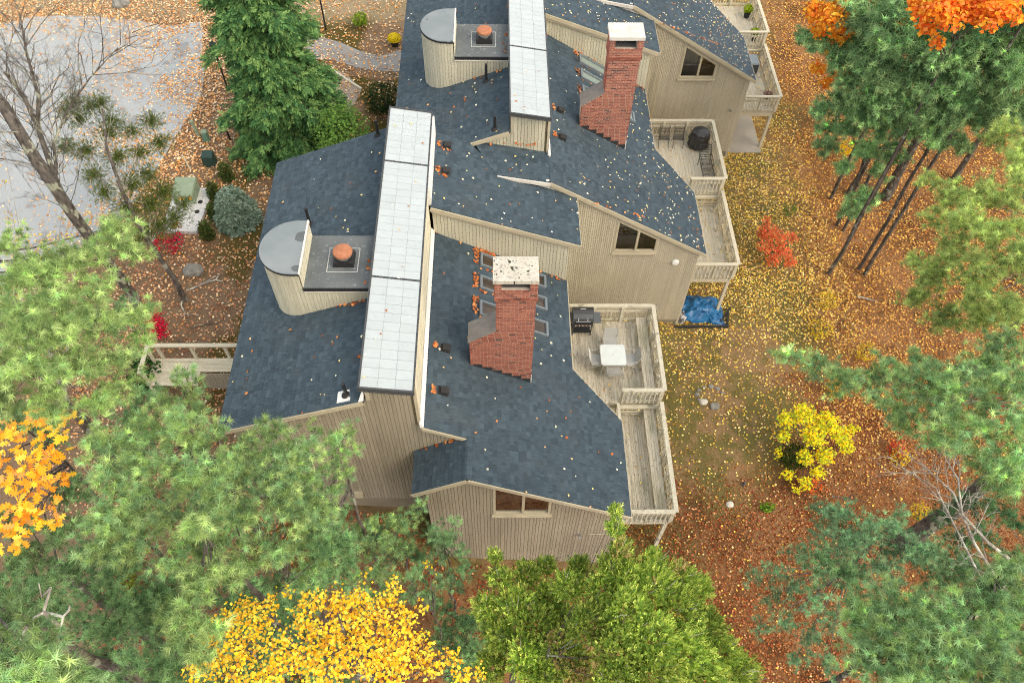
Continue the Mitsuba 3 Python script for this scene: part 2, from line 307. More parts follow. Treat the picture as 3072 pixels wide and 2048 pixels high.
def shingle_set(poly, xe, ye, sg, zf, slope, nmax, key, tones=(0.0, 1.0), expo=0.138):
    """shingles on a plane falling along x: sg = +1 when the eave is on the +x side"""
    k = math.hypot(1, slope); out = []
    es = np.array([-sg / k, 0, slope / k]); nr = np.array([sg * slope / k, 0, 1 / k])
    o = np.array([xe, 0, zf(xe)])
    pts = Polygon([((xe - x) * sg * k, y) for x, y in poly.exterior.coords]); pp = prep(pts)
    s0, t0, s1, t1 = pts.bounds; i = 0
    while s0 + i * expo < s1:
        a, b = s0 + i * expo - (0.012 if i else 0.03), min(s0 + (i + 1) * expo + 0.02, s1); t = t0 - rng.uniform(0, .3)
        while t < t1:
            w = rng.choice([0.075, 0.11, 0.14, 0.18, 0.23]) * rng.uniform(0.9, 1.1)
            r = sbox(max(a, s0), max(t, t0), b, min(t + w - 0.006, t1)); h = rng.choice([0.008, 0.013, 0.017])
            tone = rng.choice([0.22, 0.38, 0.5, 0.6, 0.78], p=[.2, .25, .25, .2, .1]) + rng.uniform(-0.07, 0.07)
            t += w
            if r.area < 0.001: continue
            gs = [r] if pp.contains(r) else pieces(pts.intersection(r))
            for g in gs:
                c = np.array(g.exterior.coords)[:-1]
                base = o + c[:, :1] * es + c[:, 1:] * np.array([0, 1, 0])
                hh = np.where(c[:, :1] < a + 0.05, h + 0.004, 0.004)
                out.append((base, base + hh * nr, (np.clip(tones[0] + (tones[1] - tones[0]) * tone, 0, 1), rng.uniform())))
        i += 1
    return out

def emit_shingles(key, sets, nmax):
    """sets: {roof key: list}; the nmax nearest of the house are parts of their own, the rest of each roof one part"""
    every = [(np.linalg.norm(s[0].mean(0) - CAM), rk, i) for rk, ss in sets.items() for i, s in enumerate(ss)]
    every.sort(); near = {(rk, i) for _, rk, i in every[:nmax]}
    for rk, ss in sets.items():
        rest = MB()
        for i, (lo, hi, tone) in enumerate(ss):
            if (rk, i) in near:
                mb = MB(); mb.prism(lo, hi, tone); mb.put(part(rk, 'shingle'), 'm_shingle', uv=True)
            else: rest.prism(lo, hi, tone)
        if rest.v:
            kk = part(rk, 'shingle'); rest.put(kk, 'm_shingle', uv=True); labels[kk] = {'label': 'dark slate-blue asphalt shingles covering the roof', 'kind': 'stuff'}

def roof_deck(key, pts, zf, th=0.14, mat='m_shingle_base'):
    mb = MB(); slab(mb, Polygon(pts), lambda a, b, d: (a, b, zf(a) + d), -th, -0.003); mb.put(key, mat)

def fallen(mb, spots, size, pal, lift=0.012):
    """small bent leaves lying at the given (x, y, z, normal) spots"""
    for x, y, z, nr in spots:
        a = rng.uniform(0, 2 * np.pi); L = size * rng.uniform(0.7, 1.3); u = np.cross(nr, [np.cos(a), np.sin(a), 0.3]); u /= np.linalg.norm(u); v = np.cross(nr, u)
        c = np.array([x, y, z]) + nr * lift; up = nr * L * rng.uniform(0.05, 0.3)
        col = pal[rng.integers(len(pal))] * rng.uniform(0.75, 1.2)
        mb.add([c + u * L * .6, c + v * L * .42 + up, c - u * L * .55, c - v * L * .42 + up * rng.uniform(0, 1)], [[0, 1, 2], [0, 2, 3]], col=col)

LEAF_ROOF = [lin(240, 232, 205), lin(246, 240, 222), lin(240, 222, 150), lin(228, 200, 150), lin(232, 180, 130), lin(244, 236, 212)]
LEAF_RUST = [lin(182, 108, 66), lin(204, 128, 80), lin(160, 92, 56), lin(214, 150, 98)]

def house(u):
    A = u == 0
    ox, oy, oz = 3.811 * u, 10.279 * u, -0.1397 * u
    name = ['nearest grey-tan town house, with mossy concrete-capped chimney and dark skylights', 'middle grey-tan town house with pale green skylights, blue tarp below its rear deck',
            'farthest grey-tan town house, only rear gable and leaf-strewn roof in view'][u]
    H = thing('townhouse', name, 'town house', 'attached grey-tan town houses in a stepped row')
    W = lambda x, y, z: (x + ox, y + oy, z + oz)
    gz = lambda x, y: float(ground_z(x + ox, y + oy)) - oz
    sR = 0.556 if A else 0.61
    zL = lambda x: 7.87 + 0.39 * (x + 7.5); zR = lambda x: 4.68 + sR * (3.96 - x); zU = lambda x: 9.25 - 0.37 * (x + 2.06)
    zG = lambda x: zR(-0.81) - 0.6 * (-0.81 - x)
    frY = lambda y, sg=-1: (lambda a, b, d: W(a, y + sg * d, b))          # wall facing -y (sg -1) or +y
    frX = lambda x, sg=1: (lambda a, b, d: W(x + sg * d, a, b))
    full = u < 2
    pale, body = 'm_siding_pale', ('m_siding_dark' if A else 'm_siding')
    wall = lambda: part(H, 'wall')
    # --- tall front wall
    xr = -0.81 if A else -2.06
    pts = [(-7.2, 3.02), (-7.2, zL(-7.2) - .1), (-3.36, zL(-3.36) - .1), (-3.36, 10.05), (-2.06, 9.84), (-2.06, zR(-2.06) - .08), (xr, zR(xr) - .08), (xr, 3.02)]
    if A:
        k = wall(); mb = MB(); slab(mb, Polygon(pts), frY(10.35), -0.1, 0); mb.put(k, 'm_groove')
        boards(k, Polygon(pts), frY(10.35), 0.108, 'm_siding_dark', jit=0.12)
        mb = MB(); mb.prism([W(-7.15, 10.32, 2.0), W(-2.0, 10.32, 1.4), W(-2.0, 10.32, 3.01), W(-7.15, 10.32, 3.01)], [W(-7.15, 10.45, 2.0), W(-2.0, 10.45, 1.4), W(-2.0, 10.45, 3.01), W(-7.15, 10.45, 3.01)])
        mb.put(part(H, 'foundation'), 'm_found')
        mb = MB(); mb.box(-4.50, -4.24, 10.22, 10.33, 3.30, 3.58); mb.put(part(H, 'wall_vent'), 'm_trim')
    elif full:
        p2 = Polygon([(-5.2, 8.3), (-5.2, zL(-5.2) - .1), (-3.36, zL(-3.36) - .1), (-3.36, 10.05), (-2.06, 9.84), (-2.06, 8.2)])
        k = wall(); mb = MB(); slab(mb, Polygon(pts), frY(10.35), -0.1, 0); mb.put(k, 'm_groove')
        boards(k, p2, frY(10.35), 0.115, pale, jit=0.1)
    # --- gable wall with its window
    def gable_top(x): return (zR(x) if (not A or x > -0.81) else zG(x)) - 0.09
    if A:
        gp = Polygon([(-2.0, 1.15), (-2.0, gable_top(-2.0)), (-0.81, gable_top(-0.81)), (3.75, gable_top(3.75)), (3.75, 0.45), (-0.5, 0.85)])
        win = [(-0.10, 4.70), (1.54, 4.70), (1.54, 5.69), (-0.10, 5.69 + sR * 1.64)]
    else:
        gp = Polygon([(-1.5, 0.45), (-1.5, gable_top(-1.5)), (3.75, gable_top(3.75)), (3.75, 0.45)])
        win = [(0.50, 4.73), (2.06, 4.73), (2.06, 5.45), (0.50, 5.45 + sR * 1.56)]
    wp = Polygon(win); k = wall(); hole = gp.difference(wp)
    mb = MB(); slab(mb, hole, frY(9.1), -0.1, 0); mb.put(k, 'm_groove')
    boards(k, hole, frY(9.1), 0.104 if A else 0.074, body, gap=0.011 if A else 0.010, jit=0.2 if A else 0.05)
    xm = win[0][0] + 0.52 * (win[1][0] - win[0][0]); top = lambda x: win[2][1] + sR * (win[2][0] - x)
    k = part(H, 'window'); inner = []
    for a, b in ((win[0][0] + .055, xm - .04), (xm + .04, win[1][0] - .055)):
        inner.append(Polygon([(a, 4.80), (b, 4.80), (b, top(b) - .075), (a, top(a) - .075)]))
    fp = wp.buffer(0.02, join_style=2)
    for q in inner: fp = fp.difference(q)
    mb = MB(); slab(mb, fp, frY(9.1), -0.06, 0.035); mb.put(k, 'm_trim')
    for q in inner:
        mb = MB(); c = list(q.exterior.coords)[:-1]; mb.add([W(a, 9.12, b) for a, b in c], [[0, 1, 2], [0, 2, 3]]); mb.put(part(k, 'pane'), 'm_glass')
    mb = MB(); mb.box(*sum([list(t) for t in zip(W(win[0][0] - .06, 9.0, 4.63), W(win[1][0] + .06, 9.1, 4.685))], [])); mb.put(part(k, 'sill'), 'm_trim')
    mb = MB(); mb.box(*sum([list(t) for t in zip(W(win[0][0] - .3, 9.55, 4.3), W(win[1][0] + .1, 9.65, 5.1))], [])); mb.box(*sum([list(t) for t in zip(W(win[0][0] - .3, 9.2, 4.3), W(win[1][0] + .3, 9.55, 4.4))], []))
    mb.put(part(H, 'room'), 'm_interior')
    # foundation under the gable
    lo = [(-2.0 if A else -1.5, gz(-2.0, 9.1) - .6), (3.72, -0.6), (3.72, 0.5), (-0.5, 0.9), (-2.0 if A else -1.5, 1.2 if A else 0.5)]
    mb = MB(); mb.prism([W(a, 9.13, b) for a, b in lo], [W(a, 9.3, b) for a, b in lo]); mb.put(part(H, 'foundation'), 'm_found')
    if not A:
        mb = MB(); pl = [(-3.70, 8.50), (-2.06, 8.33), (-1.0, zR(-1.0) - .12), (-1.0, zU(-1.0 + 3.811) - .1), (-3.70, zU(-3.70 + 3.811) + .05)]
        slab(mb, Polygon(pl), frY(9.06), -0.06, 0.02); mb.put(part(H, 'trim_board'), 'm_white_board')
        mb = MB(); mb.bar(W(-3.8, 8.955, 8.58), W(-2.03, 8.955, 8.24), .04, .13); mb.put(part(H, 'trim_board'), 'm_white_board')
    # --- plain walls on the rear side (away from the viewer) and the far ends
    def plain(p, fr, mat='m_siding'):
        kk = wall(); mb = MB(); slab(mb, Polygon(p), fr, -0.1, 0.0); mb.put(kk, mat); return kk
    plain([(9.1, -.5), (9.1, zR(3.75) - .09), (12.3, zR(3.75) - .09), (12.3, -.5)], frX(3.75))
    plain([(2.2, -.5), (2.2, zR(2.2) - .1), (3.75, zR(3.75) - .1), (3.75, -.5)], frY(12.3, 1))
    kk = plain([(12.3, -.5), (12.3, zR(2.2) - .1), (17.25, zR(2.2) - .1), (17.25, -.5)], frX(2.2))
    d = part(H, 'door'); mb = MB()
    slab(mb, sbox(14.6, 2.92, 16.6, 5.05).difference(sbox(14.68, 3.0, 15.55, 4.97)).difference(sbox(15.65, 3.0, 16.52, 4.97)), frX(2.2), 0.0, 0.05); mb.put(d, 'm_trim')
    mb = MB(); slab(mb, sbox(14.68, 3.0, 16.52, 4.97), frX(2.2), 0.008, 0.02); mb.put(part(d, 'pane'), 'm_black')
    plain([(10.35, gz(-7.2, 12) - .6), (10.35, zL(-7.2) - .1), (20.5, zL(-7.2) - .1), (20.5, gz(-7.2, 20) - .6)], frX(-7.2, -1))
    # --- roofs
    RL = [(-7.5, 10.18), (-3.38, 10.18), (-3.38, 20.5), (-7.5, 20.5)]
    if A: RR = [(-2.04, 10.22), (-0.81, 10.22), (-0.81, 9.0), (3.96, 9.0), (3.96, 12.21), (2.41, 13.61), (2.41, 17.24), (-2.04, 17.24)]
    else: RR = [(-2.05, 9.0), (3.96, 9.0), (3.96, 12.21), (2.41, 13.61), (2.41, 17.24), (-2.05, 17.24)]
    RU = [(-2.04, 17.13), (2.72, 17.13), (2.72, 19.36), (0.2, 19.36), (-.95, 20.5), (-2.04, 20.5)]
    off = lambda pts: [(a + ox, b + oy) for a, b in pts]
    wz = lambda f: (lambda x: f(x - ox) + oz)
    sets = {}
    def roof(pts, f, xe, sg, sl, tones):
        kk = part(H, 'roof'); roof_deck(kk, off(pts), wz(f)); sets[kk] = shingle_set(Polygon(off(pts)), xe + ox, 0, sg, wz(f), sl, 0, kk, tones); return kk
    if full: kL = roof(RL, zL, -7.5, -1, 0.39, (0.0, 1.0))
    else:
        kL = part(H, 'roof'); roof_deck(kL, off(RL), wz(zL))
    kR = roof(RR, zR, 3.96, 1, sR, (0.0, 1.0))
    if full: kU = roof(RU, zU, 2.72, 1, 0.37, (0.0, 1.0))
    if A:
        kG = roof([(-2.36, 9.0), (-0.81, 9.0), (-0.81, 10.34), (-2.36, 10.34)], zG, -2.36, -1, 0.6, (0.0, 1.0))
        for i in range(9):                                                     # ridge caps
            y = 9.0 + i * 0.138; mb = MB(); L = 0.19 if i < 8 else .14
            zz = zR(-0.81) + 0.012
            pr = [(-0.13, -0.13 * 0.6), (-0.06, -0.018), (0, 0.004), (0.06, -0.018), (0.13, -0.13 * sR)]
            lo = [W(-0.81 + a, y, zz + b - .02) for a, b in pr]; 
            v = [W(-0.81 + a, y, zz + b + .022) for a, b in pr] + [W(-0.81 + a, y, zz + b - .012) for a, b in pr] + [W(-0.81 + a, y + L, zz + b + .004) for a, b in pr]
            f = sum([[[q, 10 + q + 1, q + 1], [q, 10 + q, 10 + q + 1], [5 + q, q + 1, 5 + q + 1], [5 + q, q, q + 1]] for q in range(4)], [])
            mb.add(v, [[a, c, b] for a, b, c in f], (rng.uniform(.2, .75), .5)); mb.put(part(kG, 'ridge_cap'), 'm_shingle', uv=True)
    elif full or u == 2:
        # low saddle roof that sheds towards the house in front
        kS = part(H, 'roof'); zS = lambda x, y: zR(-2.05) + .005 + .2 * (-2.05 - x) + .08 * (y - 9.65)
        P2 = [(-2.05, 8.98), (-2.05, 10.33), (-4.62, 10.33), (-3.85, 8.98)]
        mb = MB(); mb.prism([W(a, b, zS(a, b) - .12) for a, b in P2], [W(a, b, zS(a, b) - .012) for a, b in P2]); mb.put(kS, 'm_shingle_base')
        ss_ = shingle_set(Polygon(off(P2)), -2.05 + ox, 0, 1, wz(lambda x: zS(x, 9.65)), .2, 0, kS)
        dz = lambda v: v + np.stack([v[:, 0] * 0, v[:, 0] * 0, .08 * (v[:, 1] - oy - 9.65)], -1)
        sets[kS] = [(dz(a), dz(b), t) for a, b, t in ss_]
    emit_shingles(H, sets, [300, 260, 120][u])
    # rake boards and fascias
    def trim(p, q, h=0.15, w=0.035, mat='m_trim'):
        mb = MB(); p, q = np.array(W(*p)), np.array(W(*q)); mb.bar(p, q, w, h); mb.put(part(H, 'trim_board'), mat)
    if full:
        trim((-7.48, 10.16, zL(-7.48) - .085), (-3.4, 10.16, zL(-3.4) - .085))
        trim((-2.04, 17.105, zU(-2.04) - .085), (2.7, 17.105, zU(2.7) - .085)); trim((-2.0, 17.16, zU(-2.0) - .22), (2.4, 17.16, zU(2.4) - .22), .12, .03)
        trim((2.735, 17.1, zU(2.73) - .08), (2.735, 19.3, zU(2.73) - .08), .12)
    x0 = -0.81 if A else -2.05
    trim((x0, 8.975, zR(x0) - .085), (3.95, 8.975, zR(3.95) - .085)); trim((x0, 9.04, zR(x0) - .21), (3.75, 9.04, zR(3.75) - .21), .11, .04)
    if A:
        trim((-2.36, 8.975, zG(-2.36) - .085), (-0.81, 8.975, zG(-0.81) - .085)); trim((-2.04, 10.2, zR(-2.04) - .08), (-0.83, 10.2, zR(-0.83) - .08), .12)
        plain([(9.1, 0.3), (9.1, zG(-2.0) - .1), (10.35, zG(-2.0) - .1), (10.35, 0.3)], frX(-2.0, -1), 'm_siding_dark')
    trim((3.975, 8.98, zR(3.96) - .08), (3.975, 12.2, zR(3.96) - .08)); trim((3.975, 12.2, zR(3.96) - .08), (2.425, 13.61, zR(2.41) - .08)); trim((2.425, 13.61, zR(2.41) - .08), (2.425, 17.2, zR(2.41) - .08))
    # --- raised wall between the main rear roof and the upper rear roof
    if full:
        k = wall(); p = Polygon([(-2.0, zR(-2.0)), (-2.0, zU(-2.0) - .12), (2.38, zU(2.38) - .12), (2.38, zR(2.38))])
        mb = MB(); slab(mb, p, frY(17.25), -0.1, 0); mb.put(k, 'm_groove'); boards(k, p, frY(17.25), 0.112, pale, jit=0.15)
        plain([(17.25, -.5), (17.25, zU(2.38) - .12), (19.38, zU(2.38) - .12), (19.38, -.5)], frX(2.38), pale)
    # --- translucent ridge strip
    if full:
        m = part(H, 'light_strip'); zt = lambda x: 10.31 + (x + 3.38) * (-0.22 / 1.32)
        mb = MB(); slab(mb, sbox(-3.38, 10.08, -2.06, 20.41), lambda a, b, d: W(a, b, zt(a) + d), -0.13, -0.006); mb.put(m, 'm_panel_joint')
        for (y0, y1, n) in ((10.11, 13.53, 12), (13.58, 17.98, 16), (18.03, 20.38, 8)):
            for r in range(n):
                for c in range(3):
                    a0, a1 = -3.35 + c * 0.424, -3.35 + (c + 1) * 0.424 - .008; b0, b1 = y0 + (y1 - y0) * r / n, y0 + (y1 - y0) * (r + 1) / n - .008
                    mb = MB(); slab(mb, sbox(a0, b0, a1, b1), lambda a, b, d: W(a, b, zt(a) + d), -0.004, 0.006, (rng.uniform(), .5)); mb.put(part(m, 'panel'), 'm_panel', uv=True)
        def fbar(p, q, w=.04, h=.05): 
            mb = MB(); mb.bar(W(*p), W(*q), w, h); mb.put(part(m, 'frame'), 'm_darkframe')
        for x in (-3.38, -2.06): fbar((x, 10.08, zt(x)), (x, 20.41, zt(x)))
        for y in (13.555, 18.005): fbar((-3.36, y, zt(-3.36)), (-2.08, y, zt(-2.08)), .05, .04)
        fbar((-3.4, 10.07, zt(-3.4) - .03), (-2.04, 10.07, zt(-2.04) - .03), .05, .09); fbar((-3.4, 10.04, zt(-3.4) - .09), (-2.04, 10.04, zt(-2.04) - .09), .04, .03); fbar((-3.4, 20.43, zt(-3.4)), (-2.04, 20.43, zt(-2.04)))
        mb = MB(); mb.bar(W(-3.36, 10.30, zt(-3.36) - .22), W(-2.06, 10.30, zt(-2.06) - .22), .06, .17); mb.put(part(H, 'trim_board'), 'm_trim')
        k = wall(); p = sbox(10.32, zR(-2.06) - .05, 17.2, 9.98); mb = MB(); slab(mb, p, frX(-2.10), -0.1, 0); mb.put(k, 'm_groove'); boards(k, p, frX(-2.10), 0.11, pale, jit=0.1)
        plain([(10.3, 9.3), (10.3, 10.18), (20.4, 10.18), (20.4, 9.3)], frX(-3.34, -1)); plain([(-3.36, 9.2), (-3.36, 10.16), (-2.06, 9.95), (-2.06, 9.0)], frY(20.38, 1))
        mb = MB(); mb.box(*sum([list(t) for t in zip(W(-2.09, 17.22, 9.2), W(-2.0, 20.46, 9.93))], [])); mb.put(part(H, 'flashing'), 'm_white_metal')
        z = zR(-2.06); mb = MB(); mb.prism([W(-2.08, 10.2, z - .05), W(-1.99, 10.2, z - .02), W(-1.97, 10.2, z + .03), W(-2.07, 10.2, z + .2)], [W(-2.08, 17.22, z - .05), W(-1.99, 17.22, z - .02), W(-1.97, 17.22, z + .03), W(-2.07, 17.22, z + .2)]); mb.put(part(H, 'flashing'), 'm_white_metal')
        mb = MB(); mb.box(*sum([list(t) for t in zip(W(-2.13, 10.29, zR(-2.06) - .05), W(-2.045, 10.38, 9.87))], [])); mb.put(part(H, 'trim_board'), 'm_trim')
    # --- half-round stair tower and the flat roof beside it
    if full:
        tw = part(H, 'stair_tower'); cx, cy, r = -5.50, 14.43, 0.935
        arc = [(cx + 0.0 + r * math.cos(t), cy + r * math.sin(t)) for t in np.linspace(math.pi / 2, 3 * math.pi / 2, 25)]
        plan = [(-5.27, cy + r)] + arc + [(-5.27, cy - r)]
        mb = MB(); slab(mb, Polygon(plan).buffer(-.02), lambda a, b, d: W(a, b, d), 7.9, 10.41); mb.put(tw, 'm_groove')
        path = LineString([(-3.40, cy - r)] + plan[::-1]); n = int(path.length / 0.105)
        for q in range(n):
            a, b = path.interpolate(q * path.length / n + .004), path.interpolate((q + 1) * path.length / n - .004)
            low = q * path.length / n < 1.87
            t0 = 9.86 if low else 10.42
            dx, dy = b.x - a.x, b.y - a.y; L = math.hypot(dx, dy); nx, ny = dy / L * -0.02, -dx / L * -0.02
            za, zb = zL(a.x) - .03, zL(b.x) - .03
            if za > t0 - .03: continue
            lo = [W(a.x, a.y, za), W(b.x, b.y, zb), W(b.x, b.y, t0), W(a.x, a.y, t0)]; hi = [W(a.x - nx, a.y - ny, za), W(b.x - nx, b.y - ny, zb), W(b.x - nx, b.y - ny, t0), W(a.x - nx, a.y - ny, t0)]
            mb = MB(); mb.prism(lo, hi, (rng.uniform(), rng.uniform())); mb.put(part(tw, 'board'), pale, uv=True)
        for q in range(17):                                                    # straight side above the flat roof
            y0 = cy - r + q * (2 * r / 17); mb = MB(); mb.box(*sum([list(t) for t in zip(W(-5.27, y0 + .004, 9.85), W(-5.25, y0 + 2 * r / 17 - .004, 10.42))], []), uv=(rng.uniform(), .5)); mb.put(part(tw, 'board'), pale, uv=True)
        mb = MB(); slab(mb, Polygon(plan).buffer(0.035), lambda a, b, d: W(a, b, d), 10.42, 10.47); mb.put(part(tw, 'drip_edge'), 'm_black')
        mb = MB(); slab(mb, Polygon(plan).buffer(0.018), lambda a, b, d: W(a, b, d), 10.47, 10.50); mb.put(part(tw, 'roof'), 'm_membrane')
        mb = MB(); slab(mb, sbox(-5.28, cy - r - .03, -5.235, cy + r + .03), lambda a, b, d: W(a, b, d), 10.43, 10.512); mb.put(part(tw, 'trim_board'), 'm_white_board')
        fr_ = part(H, 'roof'); mb = MB(); slab(mb, sbox(-5.25, cy - r - .03, -3.36, cy + r), lambda a, b, d: W(a, b, d), 9.80, 9.90); mb.put(fr_, 'm_membrane_low'); labels[fr_] = {'label': 'flat grey membrane roof beside the half-round tower'}
        mb = MB(); slab(mb, sbox(-5.26, cy - r - .06, -3.36, cy - r - .032), lambda a, b, d: W(a, b, d), 9.80, 9.915); mb.put(part(H, 'drip_edge'), 'm_black')
        mb = MB(); slab(mb, sbox(-5.26, cy - r - .05, -3.36, cy - r - .025), lambda a, b, d: W(a, b, d), 9.74, 9.798); mb.put(part(H, 'trim_board'), 'm_white_board')
        mb = MB()
        for a, b, c, d_ in ((-4.70, 14.02, -3.84, 14.04), (-4.70, 14.88, -3.84, 14.90), (-4.70, 14.04, -4.68, 14.88), (-3.86, 14.04, -3.84, 14.88)): slab(mb, sbox(a, b, c, d_), lambda p, q, d: W(p, q, d), 9.901, 9.907)
        mb.put(part(fr_, 'sealant'), 'm_caulk')
        fx = part(H, 'exhaust_fan'); labels[fx] = {'label': 'rusty red mushroom exhaust fan on a black curb'}
        c = W(-4.24, 14.45, 9.9); mb = MB(); mb.box(c[0] - .29, c[0] + .29, c[1] - .26, c[1] + .29, c[2] + .001, c[2] + .05); mb.box(c[0] - .27, c[0] + .27, c[1] - .24, c[1] + .27, c[2] + .05, c[2] + .17); mb.put(fx, 'm_black')
        mb = MB(); mb.lathe([(.17, .17), (.17, .24), (.24, .26), (.25, .36)], c); mb.put(part(fx, 'neck'), 'm_steel', smooth=30)
        mb = MB(); mb.lathe([(.20, .33), (.265, .335), (.275, .37), (.26, .41), (.20, .435), (.1, .45), (0.001, .455)], c); mb.put(part(fx, 'cap'), 'm_rust', smooth=40)
    # --- chimney
    ck = part(H, 'chimney'); x0, x1, y0, y1 = -0.03, 1.03, 12.65, 13.30; ch, bl, mj = 0.0677, 0.2035, 0.011
    core = MB()
    core.box(*sum([list(t) for t in zip(W(x0 + .004, y0 + .004, 6.4), W(x1 - .004, y1 - .004, 10.42))], []))
    core.box(*sum([list(t) for t in zip(W(x0 - .026, y0 - .026, 10.425), W(x1 + .026, y1 + .026, 10.82))], []))
    for a, b in ((x0 - .026, .112), (.863, x1 + .026)): core.box(*sum([list(t) for t in zip(W(a, y0 - .026, 10.82), W(b, y1 + .026, 11.2))], []))
    wl = [(-.76, zR(-.76) - .2), (x0 + .02, zR(x0) - .2), (x0 + .02, 9.03), (-.76, 8.50)]
    core.prism([W(a, y0 + .005, b) for a, b in wl], [W(a, y1 - .02, b) for a, b in wl]); core.put(ck, 'm_mortar')
    bricks = []
    def course(y, z, a0, a1, shift, face='f', lim=None):
        a = a0 - (shift * bl / 2)
        while a < a1 - .02:
            b0, b1 = max(a, a0), min(a + bl - mj, a1); a += bl
            if b1 - b0 < .03: continue
            t = (np.clip(rng.normal(.5, .25), 0, 1), rng.uniform())
            if face == 'f': bricks.append(((b0, b1, y, y + .05, z, z + ch - mj), t))
            elif face == 'l': bricks.append(((y, y + .05, b0, b1, z, z + ch - mj), t))
            else: bricks.append(((y - .05, y, b0, b1, z, z + ch - mj), t))
    zz = 6.5; n = 0
    while zz < 11.17:
        cor = zz > 10.40; e = 0.045 if 10.40 < zz < 10.52 else (.03 if cor else 0)
        for a0, a1 in (((x0 - e, .115), (.86, x1 + e)) if zz > 10.80 else ((x0 - e, x1 + e),)):
            aa = a0
            if zz < zR(x1) - .05: 
                aa = a1
            if zz + ch > zR(a1) and not cor: pass
            lo_x = 3.96 - (zz + ch - 4.68) / sR                                 # where the roof comes out of the front face
            if not cor:                                                         # the sloped shoulder on the left belongs to the same courses
                xt = -.78 + max(0, (zz + ch - 8.50) / (9.05 - 8.50) * .75); a0 = min(a0, max(-.78, xt))
            if lo_x < a1: course(y0 - e, zz, max(a0, lo_x - .02), a1, n % 2)
        if zz > 7.0: course(x0 - e, zz, y0 - e + .055, y1 + e, n % 2, 'l')
        if zz > 6.5: course(x1 + e, zz, y0 - e + .055, y1 + e, n % 2, 'r')
        zz += ch; n += 1
    rest = MB(); lim = [300, 300, 0][u]
    order = sorted(range(len(bricks)), key=lambda q: np.linalg.norm(np.array(W(bricks[q][0][0], bricks[q][0][2], bricks[q][0][4])) - CAM) + (0 if bricks[q][0][2] < y0 + .01 else 9))
    for r, q in enumerate(order):
        b, t = bricks[q]; lo, hi = W(b[0], b[2], b[4]), W(b[1], b[3], b[5])
        if r < lim: mb = MB(); mb.box(lo[0], hi[0], lo[1], hi[1], lo[2], hi[2], t); mb.put(part(ck, 'brick'), 'm_brick', uv=True)
        else: rest.box(lo[0], hi[0], lo[1], hi[1], lo[2], hi[2], t)
    kk = part(ck, 'brick'); rest.put(kk, 'm_brick', uv=True); labels[kk] = {'label': 'red brick courses of the chimney sides', 'kind': 'stuff'}
    mb = MB(); c = trimesh.creation.box([1.17, .82, .12]); c.apply_translation(W(.485, 12.97, 11.265)); mb.mesh(c); mb.put(part(ck, 'cap'), 'm_cap' if A else 'm_cap_clean')
    mb = MB(); mb.box(*sum([list(t) for t in zip(W(.13, 12.75, 10.825), W(.845, 13.2, 10.84))], [])); mb.put(part(ck, 'flue_and_shade'), 'm_steel'); mb = MB(); mb.box(*sum([list(t) for t in zip(W(.12, 12.98, 10.842), W(.855, 13.0, 11.195))], [])); mb.put(part(ck, 'flue_and_shade'), 'm_black_matte')  # steel base; the added black plate stands in for the dark hollow
    mb = MB(); tp = [(-.82, 8.475), (x0 + .0, 9.055), (x0 + .0, 9.085), (-.82, 8.505)]; mb.prism([W(a, y0 - .03, b) for a, b in tp], [W(a, y1 + .02, b) for a, b in tp]); mb.put(part(ck, 'shoulder'), 'm_slate')
    for q in range(6):
        xx = -.7 + q * .29; mb = MB(); mb.box(*sum([list(t) for t in zip(W(xx, y0 - .012, zR(xx + .27) - .02), W(xx + .27, y0 + .01, zR(xx) + .07))], [])); mb.put(part(ck, 'flashing'), 'm_shingle_base')
    mb = MB(); mb.box(*sum([list(t) for t in zip(W(x1 - .012, y0 - .014, zR(x1) - .02), W(x1 + .01, y0 + .02, zR(x1) + .42))], [])); mb.put(part(ck, 'flashing'), 'm_white_metal')
    # --- skylights
    k_ = math.hypot(1, sR); dn = np.array([1 / k_, 0, -sR / k_]); nr = np.array([sR / k_, 0, 1 / k_])
    def onR(x, y, d): return np.array(W(x, y, zR(x))) + nr * d
    for yb, yt in (((16.49, 17.02), (15.56, 16.08), (14.52, 15.08)) if full else ()):
        sk = part(H, 'skylight'); xa, xb = -.57, 1.61
        fp = sbox(xa, yb, xb, yt); ins = sbox(xa + .07, yb + .06, xb - .07, yt - .06)
        mb = MB(); slab(mb, fp.difference(ins), lambda a, b, d: onR(a, b, d), -0.01, 0.11); mb.put(sk, 'm_skyframe')
        mb = MB(); mb.add([onR(*p, .085) for p in list(ins.exterior.coords)[:4]], [[0, 1, 2], [0, 2, 3]]); mb.put(part(sk, 'pane'), 'm_glass_roof')
        mb = MB(); mb.add([onR(*p, .03) for p in list(ins.exterior.coords)[:4]], [[0, 1, 2], [0, 2, 3]]); mb.put(part(sk, 'blind'), 'm_skydark' if A else 'm_skygreen')  # sheet under the glass, painted with the reflections and dark inside seen in it
    # --- roof vents, pipes
    def vent(x, y, f, sl):
        kv = math.hypot(1, sl); n2 = np.array([sl / kv, 0, 1 / kv]); e2 = np.array([1 / kv, 0, -sl / kv]); c = np.array(W(x, y, f(x))); Yv = np.array([0, 1, 0])
        g = lambda s, t, d: c + e2 * s + Yv * t + n2 * d
        v = part(H, 'roof_vent'); mb = MB(); mb.prism([g(a, b, .005) for a, b in ((-.17, -.14), (.17, -.14), (.17, .14), (-.17, .14))], [g(a, b, .018) for a, b in ((-.17, -.14), (.17, -.14), (.17, .14), (-.17, .14))]); mb.put(v, 'm_black')
        mb = MB(); mb.prism([g(a, b, .02) for a, b in ((-.11, -.10), (.10, -.10), (.10, .10), (-.11, .10))], [g(a, b, h) for a, b, h in ((-.10, -.105, .09), (.13, -.105, .14), (.13, .105, .14), (-.10, .105, .09))]); mb.put(part(v, 'hood'), 'm_black_matte')
    for y in (11.5, 12.95): vent(-1.52, y, zR, sR)
